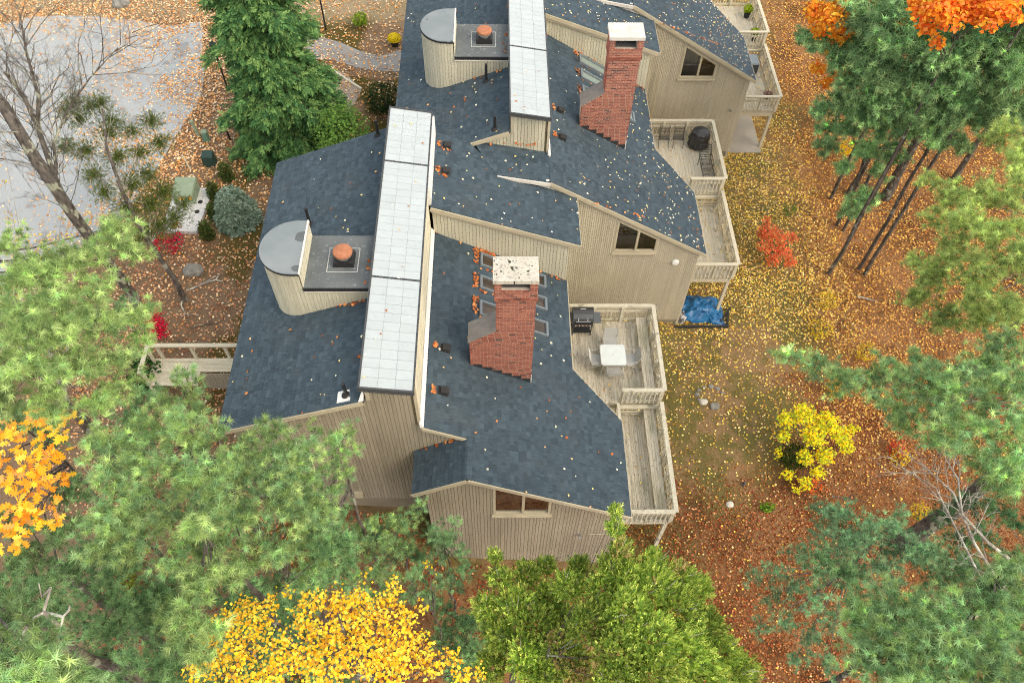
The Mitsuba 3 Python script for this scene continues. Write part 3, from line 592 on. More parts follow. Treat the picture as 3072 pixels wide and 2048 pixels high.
    if full:
        for y in (18.8, 20.0): vent(-1.64, y, zU, .37)
        for x, y, h, flash in ((-3.87, 10.47, .55, A), (-5.80 if A else -4.17, 17.05 if A else 13.45 - .35, .72, False), (-3.87, 20.28, .62, False)):
            pk = part(H, 'vent_pipe'); z = zL(x); mb = MB(); mb.tube([W(x, y, z - .1), W(x, y, z + h)], .045, 12); mb.put(pk, 'm_black', smooth=40)
            mb = MB(); mb.lathe([(.13, -.03), (.11, .03), (.05, .1)], W(x, y, z), 14); mb.put(part(pk, 'boot'), 'm_black_matte')
            if flash:
                mb = MB(); mb.prism([W(x - .24, y - .2, zL(x - .24) + .012), W(x + .12, y - .2, zL(x + .12) + .012), W(x + .12, y + .14, zL(x + .12) + .012), W(x - .24, y + .14, zL(x - .24) + .012)], [W(x - .24, y - .2, zL(x - .24) + .018), W(x + .12, y - .2, zL(x + .12) + .018), W(x + .12, y + .14, zL(x + .12) + .018), W(x - .24, y + .14, zL(x - .24) + .018)]); mb.put(part(pk, 'flashing'), 'm_white_metal')
    if A:
        mb = MB(); x = -3.43; mb.prism([W(-3.52, 10.17, zL(-3.52) + .01), W(-3.38, 10.17, zL(-3.38) + .01), W(-3.38, 10.4, zL(-3.38) + .01), W(-3.46, 10.4, zL(-3.46) + .01)], [W(-3.52, 10.17, zL(-3.52) + .02), W(-3.38, 10.17, zL(-3.38) + .02), W(-3.38, 10.4, zL(-3.38) + .28), W(-3.46, 10.4, zL(-3.46) + .03)]); mb.put(part(H, 'flashing'), 'm_white_metal')
    ZP[u] = (W, zL, zR, zU, zG, sR, H)
    # --- leaves lying on the roofs
    mb = MB(); sp = []
    def scatter(n, poly, f, nrm, dens=None):
        pl = Polygon(poly); a, b, c, d = pl.bounds; m = 0
        while m < n:
            x, y = rng.uniform(a, c), rng.uniform(b, d)
            if not pl.contains(Point(x, y)) or (dens and rng.uniform() > dens(x, y)): continue
            sp.append((*W(x, y, f(x) + .014), np.array(nrm))); m += 1
    nL, nR_, nU = np.array([-.36, 0, .93]), np.array([.5, 0, .86]), np.array([.35, 0, .94])
    if full: scatter([44, 60][u], RL, zL, nL, lambda x, y: 0.35 + 0.65 * (x > -5))
    scatter([60, 300, 640][u], RR, zR, nR_, lambda x, y: 1.0 if A else (0.15 + 0.85 * np.clip((x + 1) / 4, 0, 1)))
    if full: scatter([34, 90][u], RU, zU, nU)
    if not A: scatter(10, [(-4.2, 10), (-2.1, 10), (-2.1, 9.1), (-3.4, 9.1)], lambda x: 8.65, (0, 0, 1))
    if full: scatter(14, [(-3.3, 10.2), (-2.1, 10.2), (-2.1, 20.2), (-3.3, 20.2)], lambda x: 10.32 + (x + 3.38) * (-0.22 / 1.32), (.16, 0, .98))
    fallen(mb, sp, 0.072, LEAF_ROOF + LEAF_RUST[:1])
    sp2 = []
    def pile(n, x0, x1, y0, y1, f, sl, bank=0):
        nn = np.array([sl, 0, 1.0]); nn /= np.linalg.norm(nn)
        for _ in range(n):
            x, y = rng.uniform(x0, x1), rng.uniform(y0, y1); tl = nn + rng.normal(0, .35, 3); sp2.append((*W(x, y, f(x) + .015 + rng.uniform(0, bank)), tl / np.linalg.norm(tl)))
    for yb, yt in (((16.49, 17.06), (15.58, 16.08), (14.57, 15.13)) if full else ()):
        pile(26 if A else 12, -.75, -.58, yb - .02, yt + .05, zR, sR, .05); pile(7 if A else 3, -.55, .0, yb - .12, yb - .01, zR, sR, .02)
    if full:
        pile(26 if A else 10, -.75, 0.0, 17.07, 17.19, zR, sR, .03); pile(12, -2, 2.3, 17.12, 17.22, zR, sR, .02); pile(10, 1.7, 2.3, 17.08, 17.22, zR, sR, .02)
        for y in (11.5, 12.95): pile(9, -1.82, -1.72, y - .16, y + .12, zR, sR, .03)
        for y in (18.8, 20.0): pile(7, -1.92, -1.82, y - .14, y + .1, zU, .37, .03); pile(6, -1.85, -1.5, y - .24, y - .17, zU, .37, .02)
        pile(16 if A else 5, -4.6, -3.45, 13.36, 13.48, zL, -.39, .02); pile(8, -3.6, -3.42, 13.6, 14.8, lambda x: 9.9, 0, .01); pile(9, -7.0, -3.6, 10.4, 13.2, zL, -.39)
        if not A: pile(14, -.6, 1.4, 8.86, 8.95, lambda x: zU(x + 3.811) + .14, .37, .03); pile(12, -4.2, -2.2, 10.2, 10.3, lambda x: 8.8, 0, .03)
    if A: pile(16, -2.2, -.85, 10.2, 10.32, zG, -.6, .03); pile(5, -1, 3.8, 9.2, 13, zR, sR)
    if u == 2: pile(40, -.9, 1.8, 8.86, 8.95, lambda x: zU(x + 3.811) + .14, .37, .03)
    fallen(mb, sp2, 0.10, LEAF_RUST)
    kk = thing('fallen_leaves', f'pale and rust-coloured leaves lying on the roof of the {["nearest", "middle", "farthest"][u]} town house', 'leaves', kind='stuff')
    mb.put(kk, 'm_litter', color=True)

bsdf('m_skydark', P(lambda p, n, uv: mix((0.012, 0.011, 0.01), (0.075, 0.05, 0.03), fbm(p.x * 4, p.y * 9, 1.0, 4))), 0.4, 0.5)
bsdf('m_skygreen', (0.20, 0.27, 0.25), 0.4, 0.5)  # pale green sky reflection put into the colour of the skylight sheet
for u in (0, 1, 2): house(u)

# ---------------------------------------------------------------- decks
def deck(u):
    A = u == 0; ox, oy, oz = 3.811 * u, 10.279 * u, -0.1397 * u
    W = lambda x, y, z: (x + ox, y + oy, z + oz)
    lab = ['weathered grey two-level rear deck with built-in bench, patio table and grill on it', 'pale two-level rear deck with black wrought-iron chairs, above a blue tarp', 'pale rear deck at the top edge carrying the slate-blue storage box and potted plants'][u]
    K = thing('wooden_deck', lab, 'deck', 'two-level rear decks of the town houses')
    md, mr = ('m_deck', 'm_rail') if A else ('m_deck_clean', 'm_rail_clean')
    tone = lambda: (rng.uniform(), rng.uniform())
    def bx(nm, x0, x1, y0, y1, z0, z1, mat=None):
        a, b = W(x0, y0, z0), W(x1, y1, z1); mb = MB(); mb.box(a[0], b[0], a[1], b[1], a[2], b[2], tone()); return mb.put(part(K, nm), mat or mr, uv=True)
    for x0, x1, y0, y1, z in ((2.22, 5.66, 13.86, 17.40, 2.92), (3.78, 5.62, 9.78, 13.84, 2.30)):
        n = round((x1 - x0) / .143); w = (x1 - x0) / n
        for q in range(n): bx('floor_board', x0 + q * w + .003, x0 + (q + 1) * w - .004, y0, y1 + (.02 if z < 2.5 else 0) * 0, z - .035, z + rng.uniform(-.002, .003), md)
        bx('beam', x1 - .08, x1 - .03, y0 + .02, y1 - .02, z - .28, z - .04); bx('beam', x0 + .02, x1 - .1, y0 + .03, y0 + .08, z - .28, z - .04); bx('beam', x0 + .02, x1 - .1, y1 - .08, y1 - .03, z - .28, z - .04); bx('beam', x0 + .02, x0 + .07, y0 + .1, y1 - .1, z - .28, z - .04)
    def rail(p, q, zt, zf, inner, nb=True, posts=None):
        """p, q: (x, y) ends along the deck edge; inner: unit vector towards the deck"""
        p, q, inn = np.array(p), np.array(q), np.array(inner); L = np.linalg.norm(q - p); d = (q - p) / L
        def at(t, o, z): c = p + d * t + inn * o; return W(c[0], c[1], z)
        def bar(nm, t0, t1, o, z, w, h): mb = MB(); mb.bar(at(t0, o, z), at(t1, o, z), w, h, uv=tone()); mb.put(part(K, nm), mr, uv=True)
        bar('rail_cap', 0, L, .02, zt - .018, .14, .036); bar('rail', .02, L - .02, .055, zt - .30, .038, .10); bar('rail', .02, L - .02, .055, zf + .10, .038, .09); bar('rail', .02, L - .02, .045, zt - .085, .038, .09)
        for t in (posts if posts is not None else np.linspace(.06, L - .06, max(2, round(L / 1.05) + 1))):
            mb = MB(); c0, c1 = at(t, .09, zf), at(t, .09, zt - .04); mb.bar(c0, c1, .088, .088, up=(d[0], d[1], 0), uv=tone()); mb.put(part(K, 'post'), mr, uv=True)
        n = int(L / .15)
        for b in range(n):
            t = (b + .5) * L / n; mb = MB(); mb.bar(at(t, .012, zf + .02), at(t, .012, zt - .037), .034, .034, up=(d[0], d[1], 0), uv=tone()); mb.put(part(K, 'baluster'), mr, uv=True)
    rail((5.73, 13.84), (5.73, 17.47), 3.83, 2.92, (-1, 0)); rail((2.5, 17.47), (5.68, 17.47), 3.83, 2.92, (0, -1)); rail((4.25, 13.84), (5.66, 13.84), 3.83, 2.92, (0, 1), posts=[.06, 1.35])
    rail((5.70, 9.72), (5.70, 13.74), 3.24, 2.30, (-1, 0)); rail((3.95, 9.72), (5.64, 9.72), 3.24, 2.30, (0, 1))
    rail((4.20, 13.78), (5.6, 13.78), 2.88, 2.30, (0, -1), posts=[])
    bx('rail_cap', 4.14, 4.24, 12.95, 13.75, 3.10, 3.14); bx('post', 4.15, 4.23, 12.97, 13.05, 2.3, 3.1); bx('post', 4.15, 4.23, 13.66, 13.74, 2.3, 3.1)
    for s in range(2): bx('step', 3.3, 4.12, 13.30 + .27 * s - .28 * 0, 13.57 + .27 * s, 2.30 + .02 + .2 * s, 2.50 + .2 * s, md)
    for x, y in ((5.55, 9.86), (5.58, 13.7), (5.58, 17.3)):
        g = float(ground_z(x + ox, y + oy)) - oz; bx('post', x - .06, x + .06, y - .06, y + .06, g - .1, 2.02)
    if A:
        for y0, y1, z in ((14.14, 17.24, 3.36), (9.98, 13.80, 2.76)):
            for q in range(3): bx('bench_board', 5.11 + q * .125, 5.11 + q * .125 + .119, y0, y1, z - .035, z + .002 * q, md)
            for y in np.linspace(y0 + .15, y1 - .15, 4): bx('bench_leg', 5.16, 5.25, y - .045, y + .045, z - .43, z - .04)
            for y in np.linspace(y0 + .3, y1 - .3, 5):
                mb = MB(); mb.bar(W(5.50, y, z - .42), W(5.585, y, z + .43), .04, .12, up=(0, 1, 0), uv=tone()); mb.put(part(K, 'bench_brace'), mr, uv=True)
    else:
        for y0, y1, zf, zt in ((10.2, 13.4, 2.3, 3.2), (14.3, 17.0, 2.92, 3.79)):
            for y in np.linspace(y0, y1, 4):
                mb = MB(); mb.bar(W(5.42, y, zf), W(5.60, y, zt - .1), .05, .10, up=(0, 1, 0), uv=tone()); mb.put(part(K, 'brace'), mr, uv=True)
    return W
DW = [deck(u) for u in (0, 1, 2)]

def entrance(u):
    ox, oy, oz = 3.811 * u, 10.279 * u, 0
    W = lambda x, y, z: (x + ox, y + oy, z + oz); zd = 3.66
    K = thing('entrance_deck', ['small tan entrance deck beside the nearest town house, half hidden by a pine', 'entrance deck of the middle town house, only a rail showing past the eave', 'entrance deck of the farthest town house, rail end at the top edge'][u], 'deck', 'entrance decks on the street side')
    t = lambda: (rng.uniform(), rng.uniform())
    def bx(nm, x0, x1, y0, y1, z0, z1, mat='m_rail_clean'):
        a, b = W(x0, y0, z0), W(x1, y1, z1); mb = MB(); mb.box(a[0], b[0], a[1], b[1], a[2], b[2], t()); mb.put(part(K, nm), mat, uv=True)
    xl = -11.9 if u == 0 else -9.1
    for q in range(8):
        y0 = 14.20 + q * .137; bx('floor_board', xl, -10.2 if q < 4 and u == 0 else -7.23, y0, y0 + .131, zd - .035, zd + rng.uniform(-.002, .003), 'm_deck_x')
    n = 22
    for q in range(n if u == 0 else 0):
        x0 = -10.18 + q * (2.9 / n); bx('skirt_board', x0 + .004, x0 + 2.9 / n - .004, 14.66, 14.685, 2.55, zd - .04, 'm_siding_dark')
    def rail(p, q, zt):
        mb = MB(); mb.bar(W(*p, zt - .02), W(*q, zt - .02), .14, .04, uv=t()); mb.put(part(K, 'rail_cap'), 'm_rail_clean', uv=True)
        mb = MB(); mb.bar(W(*p, zt - .09), W(*q, zt - .09), .04, .09, uv=t()); mb.put(part(K, 'rail'), 'm_rail_clean', uv=True)
    rail((xl + .02, 15.24), (-7.25, 15.24), zd + .9); rail((xl + .09, 14.12), (xl + .09, 15.16), zd + .9)
    for x in np.arange(xl + .3, -7.3, 1.15): bx('post', x - .045, x + .045, 15.27, 15.36, 2.5, zd + .82)
    for x, y in ((xl + .05, 14.2), (xl + .05, 15.05)): bx('post', x, x + .09, y, y + .09, 2.5, zd + .82)
    if False:
        for s in range(3): bx('step', -11.9, -10.4, 13.90 - .3 * s, 14.19 - .3 * s, 2.6, zd - .2 * (s + 1), 'm_deck_x')
for u in (0, 1, 2): entrance(u)

# ---------------------------------------------------------------- things on the decks
bsdf('m_tabletop', P(lambda p, n, uv: mi.Color3f(0.60, 0.66, 0.665) * (0.92 + 0.12 * fbm(p.x * 5, p.y * 5, 1.0, 3))), 0.25, 0.5)
bsdf('m_alu', (0.42, 0.42, 0.40), 0.45, 0.5)
bsdf('m_sling', P(lambda p, n, uv: mi.Color3f(0.40, 0.41, 0.40) * (0.9 + 0.2 * noise(p.x * 90, p.y * 90, p.z * 90))), 0.8, 0.3)
bsdf('m_iron', (0.035, 0.034, 0.033), 0.5, 0.4)
bsdf('m_bbq', (0.033, 0.037, 0.043), 0.35, 0.5)
bsdf('m_bbq_top', (0.10, 0.115, 0.125), 0.4, 0.5)
bsdf('m_knob', (0.55, 0.55, 0.55), 0.3, 0.5)
bsdf('m_copper', (0.16, 0.07, 0.04), 0.4, 0.5)

K = thing('patio_table', 'square white-topped patio table with rounded corners and a parasol hole', 'table')
tp = sbox(3.65, 14.97, 4.53, 15.84); rp = tp.buffer(-.1).buffer(.1); z0 = 3.655
mb = MB(); slab(mb, rp.difference(Point(4.085, 15.405).buffer(.02)), lambda a, b, d: (a, b, d), z0 - .012, z0); mb.put(part(K, 'tabletop'), 'm_tabletop')
mb = MB(); slab(mb, rp.buffer(.012).difference(rp.buffer(-.006)), lambda a, b, d: (a, b, d), z0 - .03, z0 + .004); mb.put(part(K, 'rim'), 'm_alu')
for sx, sy in ((-1, -1), (1, -1), (1, 1), (-1, 1)):
    mb = MB(); c = (4.09 + sx * .36, 15.405 + sy * .36); mb.tube([(c[0], c[1], z0 - .03), (c[0] + sx * .01, c[1] + sy * .01, z0 - .3), (c[0] + sx * .06, c[1] + sy * .06, 2.925)], .017, 8); mb.put(part(K, 'leg'), 'm_alu', smooth=True)
def sling(cx, cy, face, lab):
    K = thing('patio_chair', lab, 'chair', 'grey sling chairs around the patio table'); c, s = math.cos(face), math.sin(face)
    W = lambda f, r, z: (cx + f * c - r * s, cy + f * s + r * c, 2.925 + z)       # f: forwards, r: left
    prof = [(.24, .43), (.1, .41), (-.14, .39), (-.20, .45), (-.26, .65), (-.33, .90)]
    for nm, pr in (('seat', prof[:3]), ('backrest', prof[2:])):
        mb = MB()
        for (f0, h0), (f1, h1) in zip(pr, pr[1:]):
            mb.prism([W(f0, -.22, h0 - .012), W(f0, .22, h0 - .012), W(f1, .22, h1 - .012), W(f1, -.22, h1 - .012)], [W(f0, -.22, h0), W(f0, .22, h0), W(f1, .22, h1), W(f1, -.22, h1)])
        mb.put(part(K, nm), 'm_sling')
    for r in (-.235, .235):
        mb = MB(); mb.tube([W(f, r, h) for f, h in prof], .014, 7); mb.put(part(K, 'frame'), 'm_alu', smooth=True)
        mb = MB(); mb.tube([W(-.23, r * 1.06, .60), W(-.05, r * 1.2, .63), (W(.2, r * 1.2, .62)), W(.27, r * 1.17, .55), W(.28, r * 1.15, .3), W(.30, r * 1.15, 0)], .014, 7); mb.put(part(K, 'armrest'), 'm_alu', smooth=True)
        mb = MB(); mb.tube([W(.1, r * 1.1, .40), W(-.18, r * 1.1, .30), W(-.34, r * 1.12, .12), W(-.38, r * 1.12, 0)], .013, 7); mb.put(part(K, 'leg'), 'm_alu', smooth=True)
sling(4.10, 16.12, -math.pi / 2, 'grey sling chair on the far side of the patio table, facing the viewer')
sling(4.12, 14.87, math.pi / 2, 'grey sling chair pushed under the near side of the patio table')
sling(3.55, 15.42, 0, 'grey sling chair at the left of the patio table, nearest the roof edge')
sling(4.72, 15.42, math.pi, 'grey sling chair between the patio table and the bench')

K = thing('gas_grill', 'black four-burner gas grill with side shelves in the deck corner', 'grill'); gx0, gy0, gz0 = 3.10, 16.98, 2.925
def gb(nm, x0, x1, y0, y1, z0, z1, m='m_bbq', parent=None): mb = MB(); mb.box(gx0 + x0, gx0 + x1, gy0 + y0, gy0 + y1, gz0 + z0, gz0 + z1); return mb.put(part(parent or K, nm), m)
gb('firebox', -.36, .36, -.25, .25, .62, .84); hood = part(K, 'hood')
pr = [(-.27, .845), (.27, .845), (.27, 1.02), (.20, 1.16), (.02, 1.22), (-.12, 1.16), (-.27, .95)]
mb = MB(); mb.prism([(gx0 - .37, gy0 + a, gz0 + b) for a, b in pr], [(gx0 + .37, gy0 + a, gz0 + b) for a, b in pr]); mb.put(hood, 'm_bbq')
mb = MB(); pr2 = [(-.277, .93), (-.125, 1.172), (-.118, 1.166), (-.262, .93)]; mb.prism([(gx0 - .35, gy0 + a, gz0 + b) for a, b in pr2], [(gx0 + .35, gy0 + a, gz0 + b) for a, b in pr2]); mb.put(part(hood, 'front_panel'), 'm_bbq_top')
for sx in (-.18, .16):
    mb = MB(); mb.bar((gx0 + sx, gy0 - .285, gz0 + .95), (gx0 + sx, gy0 - .225, gz0 + 1.06), .022, .02, up=(1, 0, 0)); mb.put(part(hood, 'handle_bracket'), 'm_knob')
mb = MB(); mb.tube([(gx0 - .26, gy0 - .30, gz0 + .93), (gx0 + .26, gy0 - .30, gz0 + .93)], .014, 8); mb.put(part(hood, 'handle'), 'm_steel', smooth=True)
mb = MB(); mb.prism([(gx0 - .1, gy0 + .06, gz0 + 1.212), (gx0 + .1, gy0 + .06, gz0 + 1.212), (gx0 + .1, gy0 + .1, gz0 + 1.203), (gx0 - .1, gy0 + .1, gz0 + 1.203)], [(gx0 - .1, gy0 + .06, gz0 + 1.216), (gx0 + .1, gy0 + .06, gz0 + 1.216), (gx0 + .1, gy0 + .1, gz0 + 1.207), (gx0 - .1, gy0 + .1, gz0 + 1.207)]); mb.put(part(hood, 'badge'), 'm_knob')
gb('side_shelf', -.62, -.39, -.26, .22, .80, .83, 'm_bbq_top'); gb('side_shelf', .39, .66, -.26, .22, .80, .83, 'm_bbq_top'); cp = gb('control_panel', -.36, .36, -.315, -.255, .66, .80, 'm_bbq')
gb('copper_trim', -.28, .28, -.321, -.316, .70, .76, 'm_copper', cp)
for q in range(5):
    mb = MB(); mb.tube([(gx0 - .26 + q * .13, gy0 - .315, gz0 + .74), (gx0 - .26 + q * .13, gy0 - .345, gz0 + .735)], .02, 10); mb.put(part(cp, 'knob'), 'm_knob')
for sx in (-.33, .33):
    for sy in (-.22, .22): gb('leg', sx - .02, sx + .02, sy - .02, sy + .02, 0.0, .62)
gb('bottom_shelf', -.33, .33, -.2, .2, .12, .14)

K = thing('hose_coil', 'black coiled hose lying on the deck half under the roof edge', 'hose'); mb = MB()
tt = np.linspace(0, 2 * np.pi * 6, 200); mb.tube(np.stack([3.02 + (.28 + .02 * np.sin(tt * .37)) * np.cos(tt), 14.25 + (.28 + .02 * np.cos(tt * .53)) * np.sin(tt), 2.95 + tt / 37.7 * .16], -1), .022, 6); mb.put(K, 'm_black_matte', smooth=True)

W1 = DW[1]
def iron_chair(x, y, face, lab):
    K = thing('iron_chair', lab, 'chair', 'slatted wrought-iron folding chairs against the rail'); c, s = math.cos(face), math.sin(face)
    W = lambda f, r, z: W1(x + f * c - r * s, y + f * s + r * c, 2.925 + z)
    for r in (-.22, .22):
        mb = MB(); mb.tube([W(.25, r, 0), W(-.05, r, .44), W(-.2, r, .92)], .013, 6); mb.put(part(K, 'frame'), 'm_iron')
        mb = MB(); mb.tube([W(-.28, r, 0), W(.0, r, .40), W(.22, r, .45)], .013, 6); mb.put(part(K, 'leg'), 'm_iron')
    for q in range(7): mb = MB(); mb.bar(W(-.12 + q * .055, -.21, .45), W(-.12 + q * .055, .21, .45), .03, .01); mb.put(part(K, 'seat_slat'), 'm_iron')
    for q in range(5): mb = MB(); t = q / 5; mb.bar(W(-.09 - .10 * t, -.21, .56 + .34 * t), W(-.09 - .10 * t, .21, .56 + .34 * t), .01, .03); mb.put(part(K, 'back_slat'), 'm_iron')
iron_chair(3.58, 16.90, -math.pi / 2, 'iron folding chair nearer the house wall on the second deck')
iron_chair(4.22, 16.90, -math.pi / 2, 'iron folding chair next to the covered grill on the second deck')
K = thing('iron_lounger', 'black wrought-iron lounge chair along the rail of the second deck', 'lounge chair')
LW = lambda x, y, z: W1(x, y, 2.925 + z)
for x in (4.95, 5.45): mb = MB(); mb.tube([LW(x, 16.0, .85), LW(x, 15.6, .40), LW(x, 14.5, .40), LW(x, 14.3, .30)], .016, 7); mb.put(part(K, 'frame'), 'm_iron')
for q in range(16): y = 14.42 + q * .075; mb = MB(); mb.bar(LW(4.95, y, .41), LW(5.45, y, .41), .028, .01); mb.put(part(K, 'seat_slat'), 'm_iron')
for q in range(6): t = (q + .5) / 6; mb = MB(); mb.bar(LW(4.95, 15.6 + .4 * t, .40 + .45 * t), LW(5.45, 15.6 + .4 * t, .40 + .45 * t), .02, .02); mb.put(part(K, 'back_slat'), 'm_iron')
for x in (4.95, 5.45):
    for y in (14.5, 15.6): mb = MB(); mb.tube([LW(x, y, .40), LW(x, y, 0)], .014, 6); mb.put(part(K, 'leg'), 'm_iron')
    mb = MB(); mb.tube([LW(x, 15.65, .62), LW(x, 15.3, .64), LW(x, 15.05, .58), LW(x, 15.0, .4)], .013, 6); mb.put(part(K, 'armrest'), 'm_iron')
# grill under a black cover
K = thing('covered_grill', 'kettle-shaped grill wrapped in a creased black cover', 'grill')
m = trimesh.creation.icosphere(4, 1.0); v = m.vertices.copy(); h = (v[:, 2] + 1) / 2; r = np.interp(h, [0, .15, .45, .75, .92, 1], [.95, 1.1, 1.05, 1.0, .8, .35])
rad = np.maximum(np.hypot(v[:, 0], v[:, 1]), 1e-3); f = np.where(h > .97, rad, 1.0) if False else 1
ang = np.arctan2(v[:, 1], v[:, 0]); fold = 1 + .10 * np.sin(ang * 9 + 3 * h) * (1 - h) + .10 * (meshkit.fbm(v * 3, 4) - .5) * 4
prof = np.interp(h, [0, .05, .4, .7, .88, .96, 1], [.30, .38, .40, .38, .33, .2, 0])
p = np.stack([v[:, 0] / rad * prof * fold * 1.1, v[:, 1] / rad * prof * fold, 0.98 * np.interp(h, [0, 1], [0, 1]) + .05 * (meshkit.fbm(v * 4 + 9, 3) - .5)], -1)
m.vertices = p + np.array(W1(5.12, 16.80, 2.93)); mb = MB(); mb.mesh(m); bsdf('m_cover', (0.022, 0.023, 0.026), 0.35, 0.6); mb.put(K, 'm_cover', smooth=True)

W2 = DW[2]
K = thing('storage_box', 'slate-blue lidded storage box on the farthest rear deck', 'storage box'); bsdf('m_box', (0.055, 0.065, 0.075), 0.6, 0.4); bsdf('m_lid', (0.19, 0.235, 0.28), 0.5, 0.4)
a, b = W2(4.62, 12.55, 2.305), W2(5.30, 13.30, 2.86); mb = MB(); mb.box(a[0] + .02, b[0] - .02, a[1] + .02, b[1] - .02, a[2], b[2]); mb.put(part(K, 'body'), 'm_box')
mb = MB(); mb.prism([(a[0], a[1], b[2]), (b[0], a[1], b[2]), (b[0], b[1], b[2]), (a[0], b[1], b[2])], [(a[0] + .03, a[1] + .03, b[2] + .07), (b[0] - .03, a[1] + .03, b[2] + .07), (b[0] - .03, b[1] - .03, b[2] + .09), (a[0] + .03, b[1] - .03, b[2] + .09)]); mb.put(part(K, 'lid'), 'm_lid')

# ---------------------------------------------------------------- potted plants, wall fittings, yard things
def unit(v): v = np.asarray(v, float); return v / (np.linalg.norm(v, axis=-1, keepdims=True) + 1e-9)

def leaf_cloud(mb, c, rad, n, size, pal, up=0.6, shell=0.35):
    """n small bent leaves in an ellipsoid"""
    d = unit(rng.normal(size=(n, 3))); r = rng.uniform(shell, 1, (n, 1)) ** 0.5
    p = np.asarray(c) + d * r * np.asarray(rad) * (1 + 0.22 * (meshkit.noise(d * 2.5 + 5) - .5)[:, None] * 2)
    leaves(mb, p, unit(d + [0, 0, up] + rng.normal(0, .55, (n, 3))), size, pal)

def leaves(mb, p, nr, size, pal, asp=0.42):
    n = len(p)
    if not n: return
    u = unit(np.cross(nr, rng.normal(size=(n, 3)))); v = np.cross(nr, u); L = size * rng.uniform(.65, 1.3, (n, 1)); b = nr * L * rng.uniform(-.1, .3, (n, 1))
    V = np.stack([p + u * L * .55, p + v * L * asp + b, p - u * L * .5, p - v * L * asp + b], 1).reshape(-1, 3)
    pal = np.asarray(pal); c = pal[rng.integers(0, len(pal), n)] * rng.uniform(.75, 1.22, (n, 1))
    k = np.arange(n)[:, None] * 4
    mb.add(V, np.vstack([k + [0, 1, 2], k + [0, 2, 3]]), col=np.repeat(c, 4, 0))

def plant(name, label, cat, c, rad, n, size, pal, stems=6, pot=None, up=.6, group=None, base=None):
    K = thing(name, label, cat, group); mb = MB(); leaf_cloud(mb, c, rad, n, size, pal, up); mb.put(part(K, 'foliage'), 'm_leaf', color=True)
    mb = MB(); b = np.array([c[0], c[1], c[2] - rad[2] * .95 if base is None else base])
    for _ in range(stems):
        e = np.array(c) + rng.normal(0, .4, 3) * rad; mb.tube([b, (b + e) / 2 + rng.normal(0, .05, 3), e], [.02 * rad[0] + .006, .012 * rad[0] + .004, .003], 5)
    mb.put(part(K, 'stems'), 'm_bark')
    if pot:
        x, y, z, r, h = pot; mb = MB(); mb.lathe([(0.001, 0), (r * .75, 0), (r, h), (r * .92, h), (r * .88, h - .04), (.001, h - .04)], (x, y, z), 18); mb.put(part(K, 'pot'), 'm_black_matte', smooth=30)
    return K
G_LIME = [lin(150, 175, 40), lin(175, 195, 60), lin(120, 150, 40)]
p = W2(5.30, 16.4, 2.93); plant('potted_plant', 'lime-green potted plant on the upper part of the farthest rear deck', 'potted plant', (p[0], p[1], p[2] + .48), (.26, .26, .22), 260, .09, G_LIME, pot=(p[0], p[1], p[2], .17, .3))
p = W2(5.30, 14.5, 2.93); plant('potted_plant', 'lime-green potted plant behind the mid rail of the farthest rear deck, beyond the storage box', 'potted plant', (p[0], p[1], p[2] + .45), (.24, .22, .2), 200, .09, G_LIME, pot=(p[0], p[1], p[2], .16, .28))
p = W2(5.38, 10.6, 2.31); plant('potted_plant', 'dark purple flowering plant in the near corner of the farthest rear deck', 'potted plant', (p[0], p[1], p[2] + .36), (.24, .22, .14), 260, .05, [lin(105, 55, 85), lin(130, 70, 100), lin(80, 50, 60)], pot=(p[0], p[1], p[2], .14, .26))

def mum(c, r, h, n, pal):
    mb = MB(); d = unit(rng.normal(size=(n, 3))); d[:, 2] = np.abs(d[:, 2]); leaves(mb, np.asarray(c) + d * [r, r, h], unit(d + rng.normal(0, .3, (n, 3))), .06, pal, .5); return mb
K = thing('potted_mum', 'round bright-yellow potted chrysanthemum beside the footpath', 'potted flowers'); c = (-5.02, 34.42, 3.02)
mum(c, .33, .26, 900, [lin(235, 215, 40), lin(245, 225, 70), lin(205, 190, 30)]).put(part(K, 'flowers'), 'm_leaf', color=True)
mb = MB(); mb.lathe([(.001, 0), (.17, 0), (.23, .3), (.2, .3), (.001, .27)], (c[0], c[1], 2.66), 18); mb.put(part(K, 'pot'), 'm_black_matte')
plant('leafy_shrub', 'small lime-green shrub in the leaf-covered bed beyond the footpath', 'shrub', (-6.85, 35.9, 3.1), (.42, .42, .38), 420, .1, [lin(120, 150, 45), lin(150, 175, 60), lin(90, 125, 45)])

# wall fittings of the second and third house
def fit(nm, label, cat, fn, mat):
    K = thing(nm, label, cat); mb = MB(); fn(mb); mb.put(K, mat, smooth=30); return K
fit('wall_vent', 'round white hooded vent on the side wall of the middle house', 'vent', lambda m: (m.lathe([(.001, .0), (.13, 0), (.14, .05), (.11, .09), (.001, .1)], (0, 0, 0), 20), m.v.__setitem__(0, np.stack([m.v[0][:, 0] + 6.72, 19.36 - m.v[0][:, 2], m.v[0][:, 1] + 4.02], -1))), 'm_white_metal')
fit('wall_vent', 'small dark round vent low on the gable wall of the farthest house', 'vent', lambda m: (m.lathe([(.001, .0), (.07, 0), (.07, .05), (.04, .07), (.001, .07)], (0, 0, 0), 16), m.v.__setitem__(0, np.stack([m.v[0][:, 0] + 10.86, 29.62 - m.v[0][:, 2], m.v[0][:, 1] + 2.71], -1))), 'm_steel')
fit('wall_lamp', 'small grey wall lamp on the nearest gable wall by the green tree tip', 'lamp', lambda m: (m.box(2.54, 2.62, 9.0, 9.09, 3.0, 3.1), m.tube([(2.58, 9.02, 3.08), (2.58, 8.95, 3.12)], [.05, .06], 10)), 'm_steel')
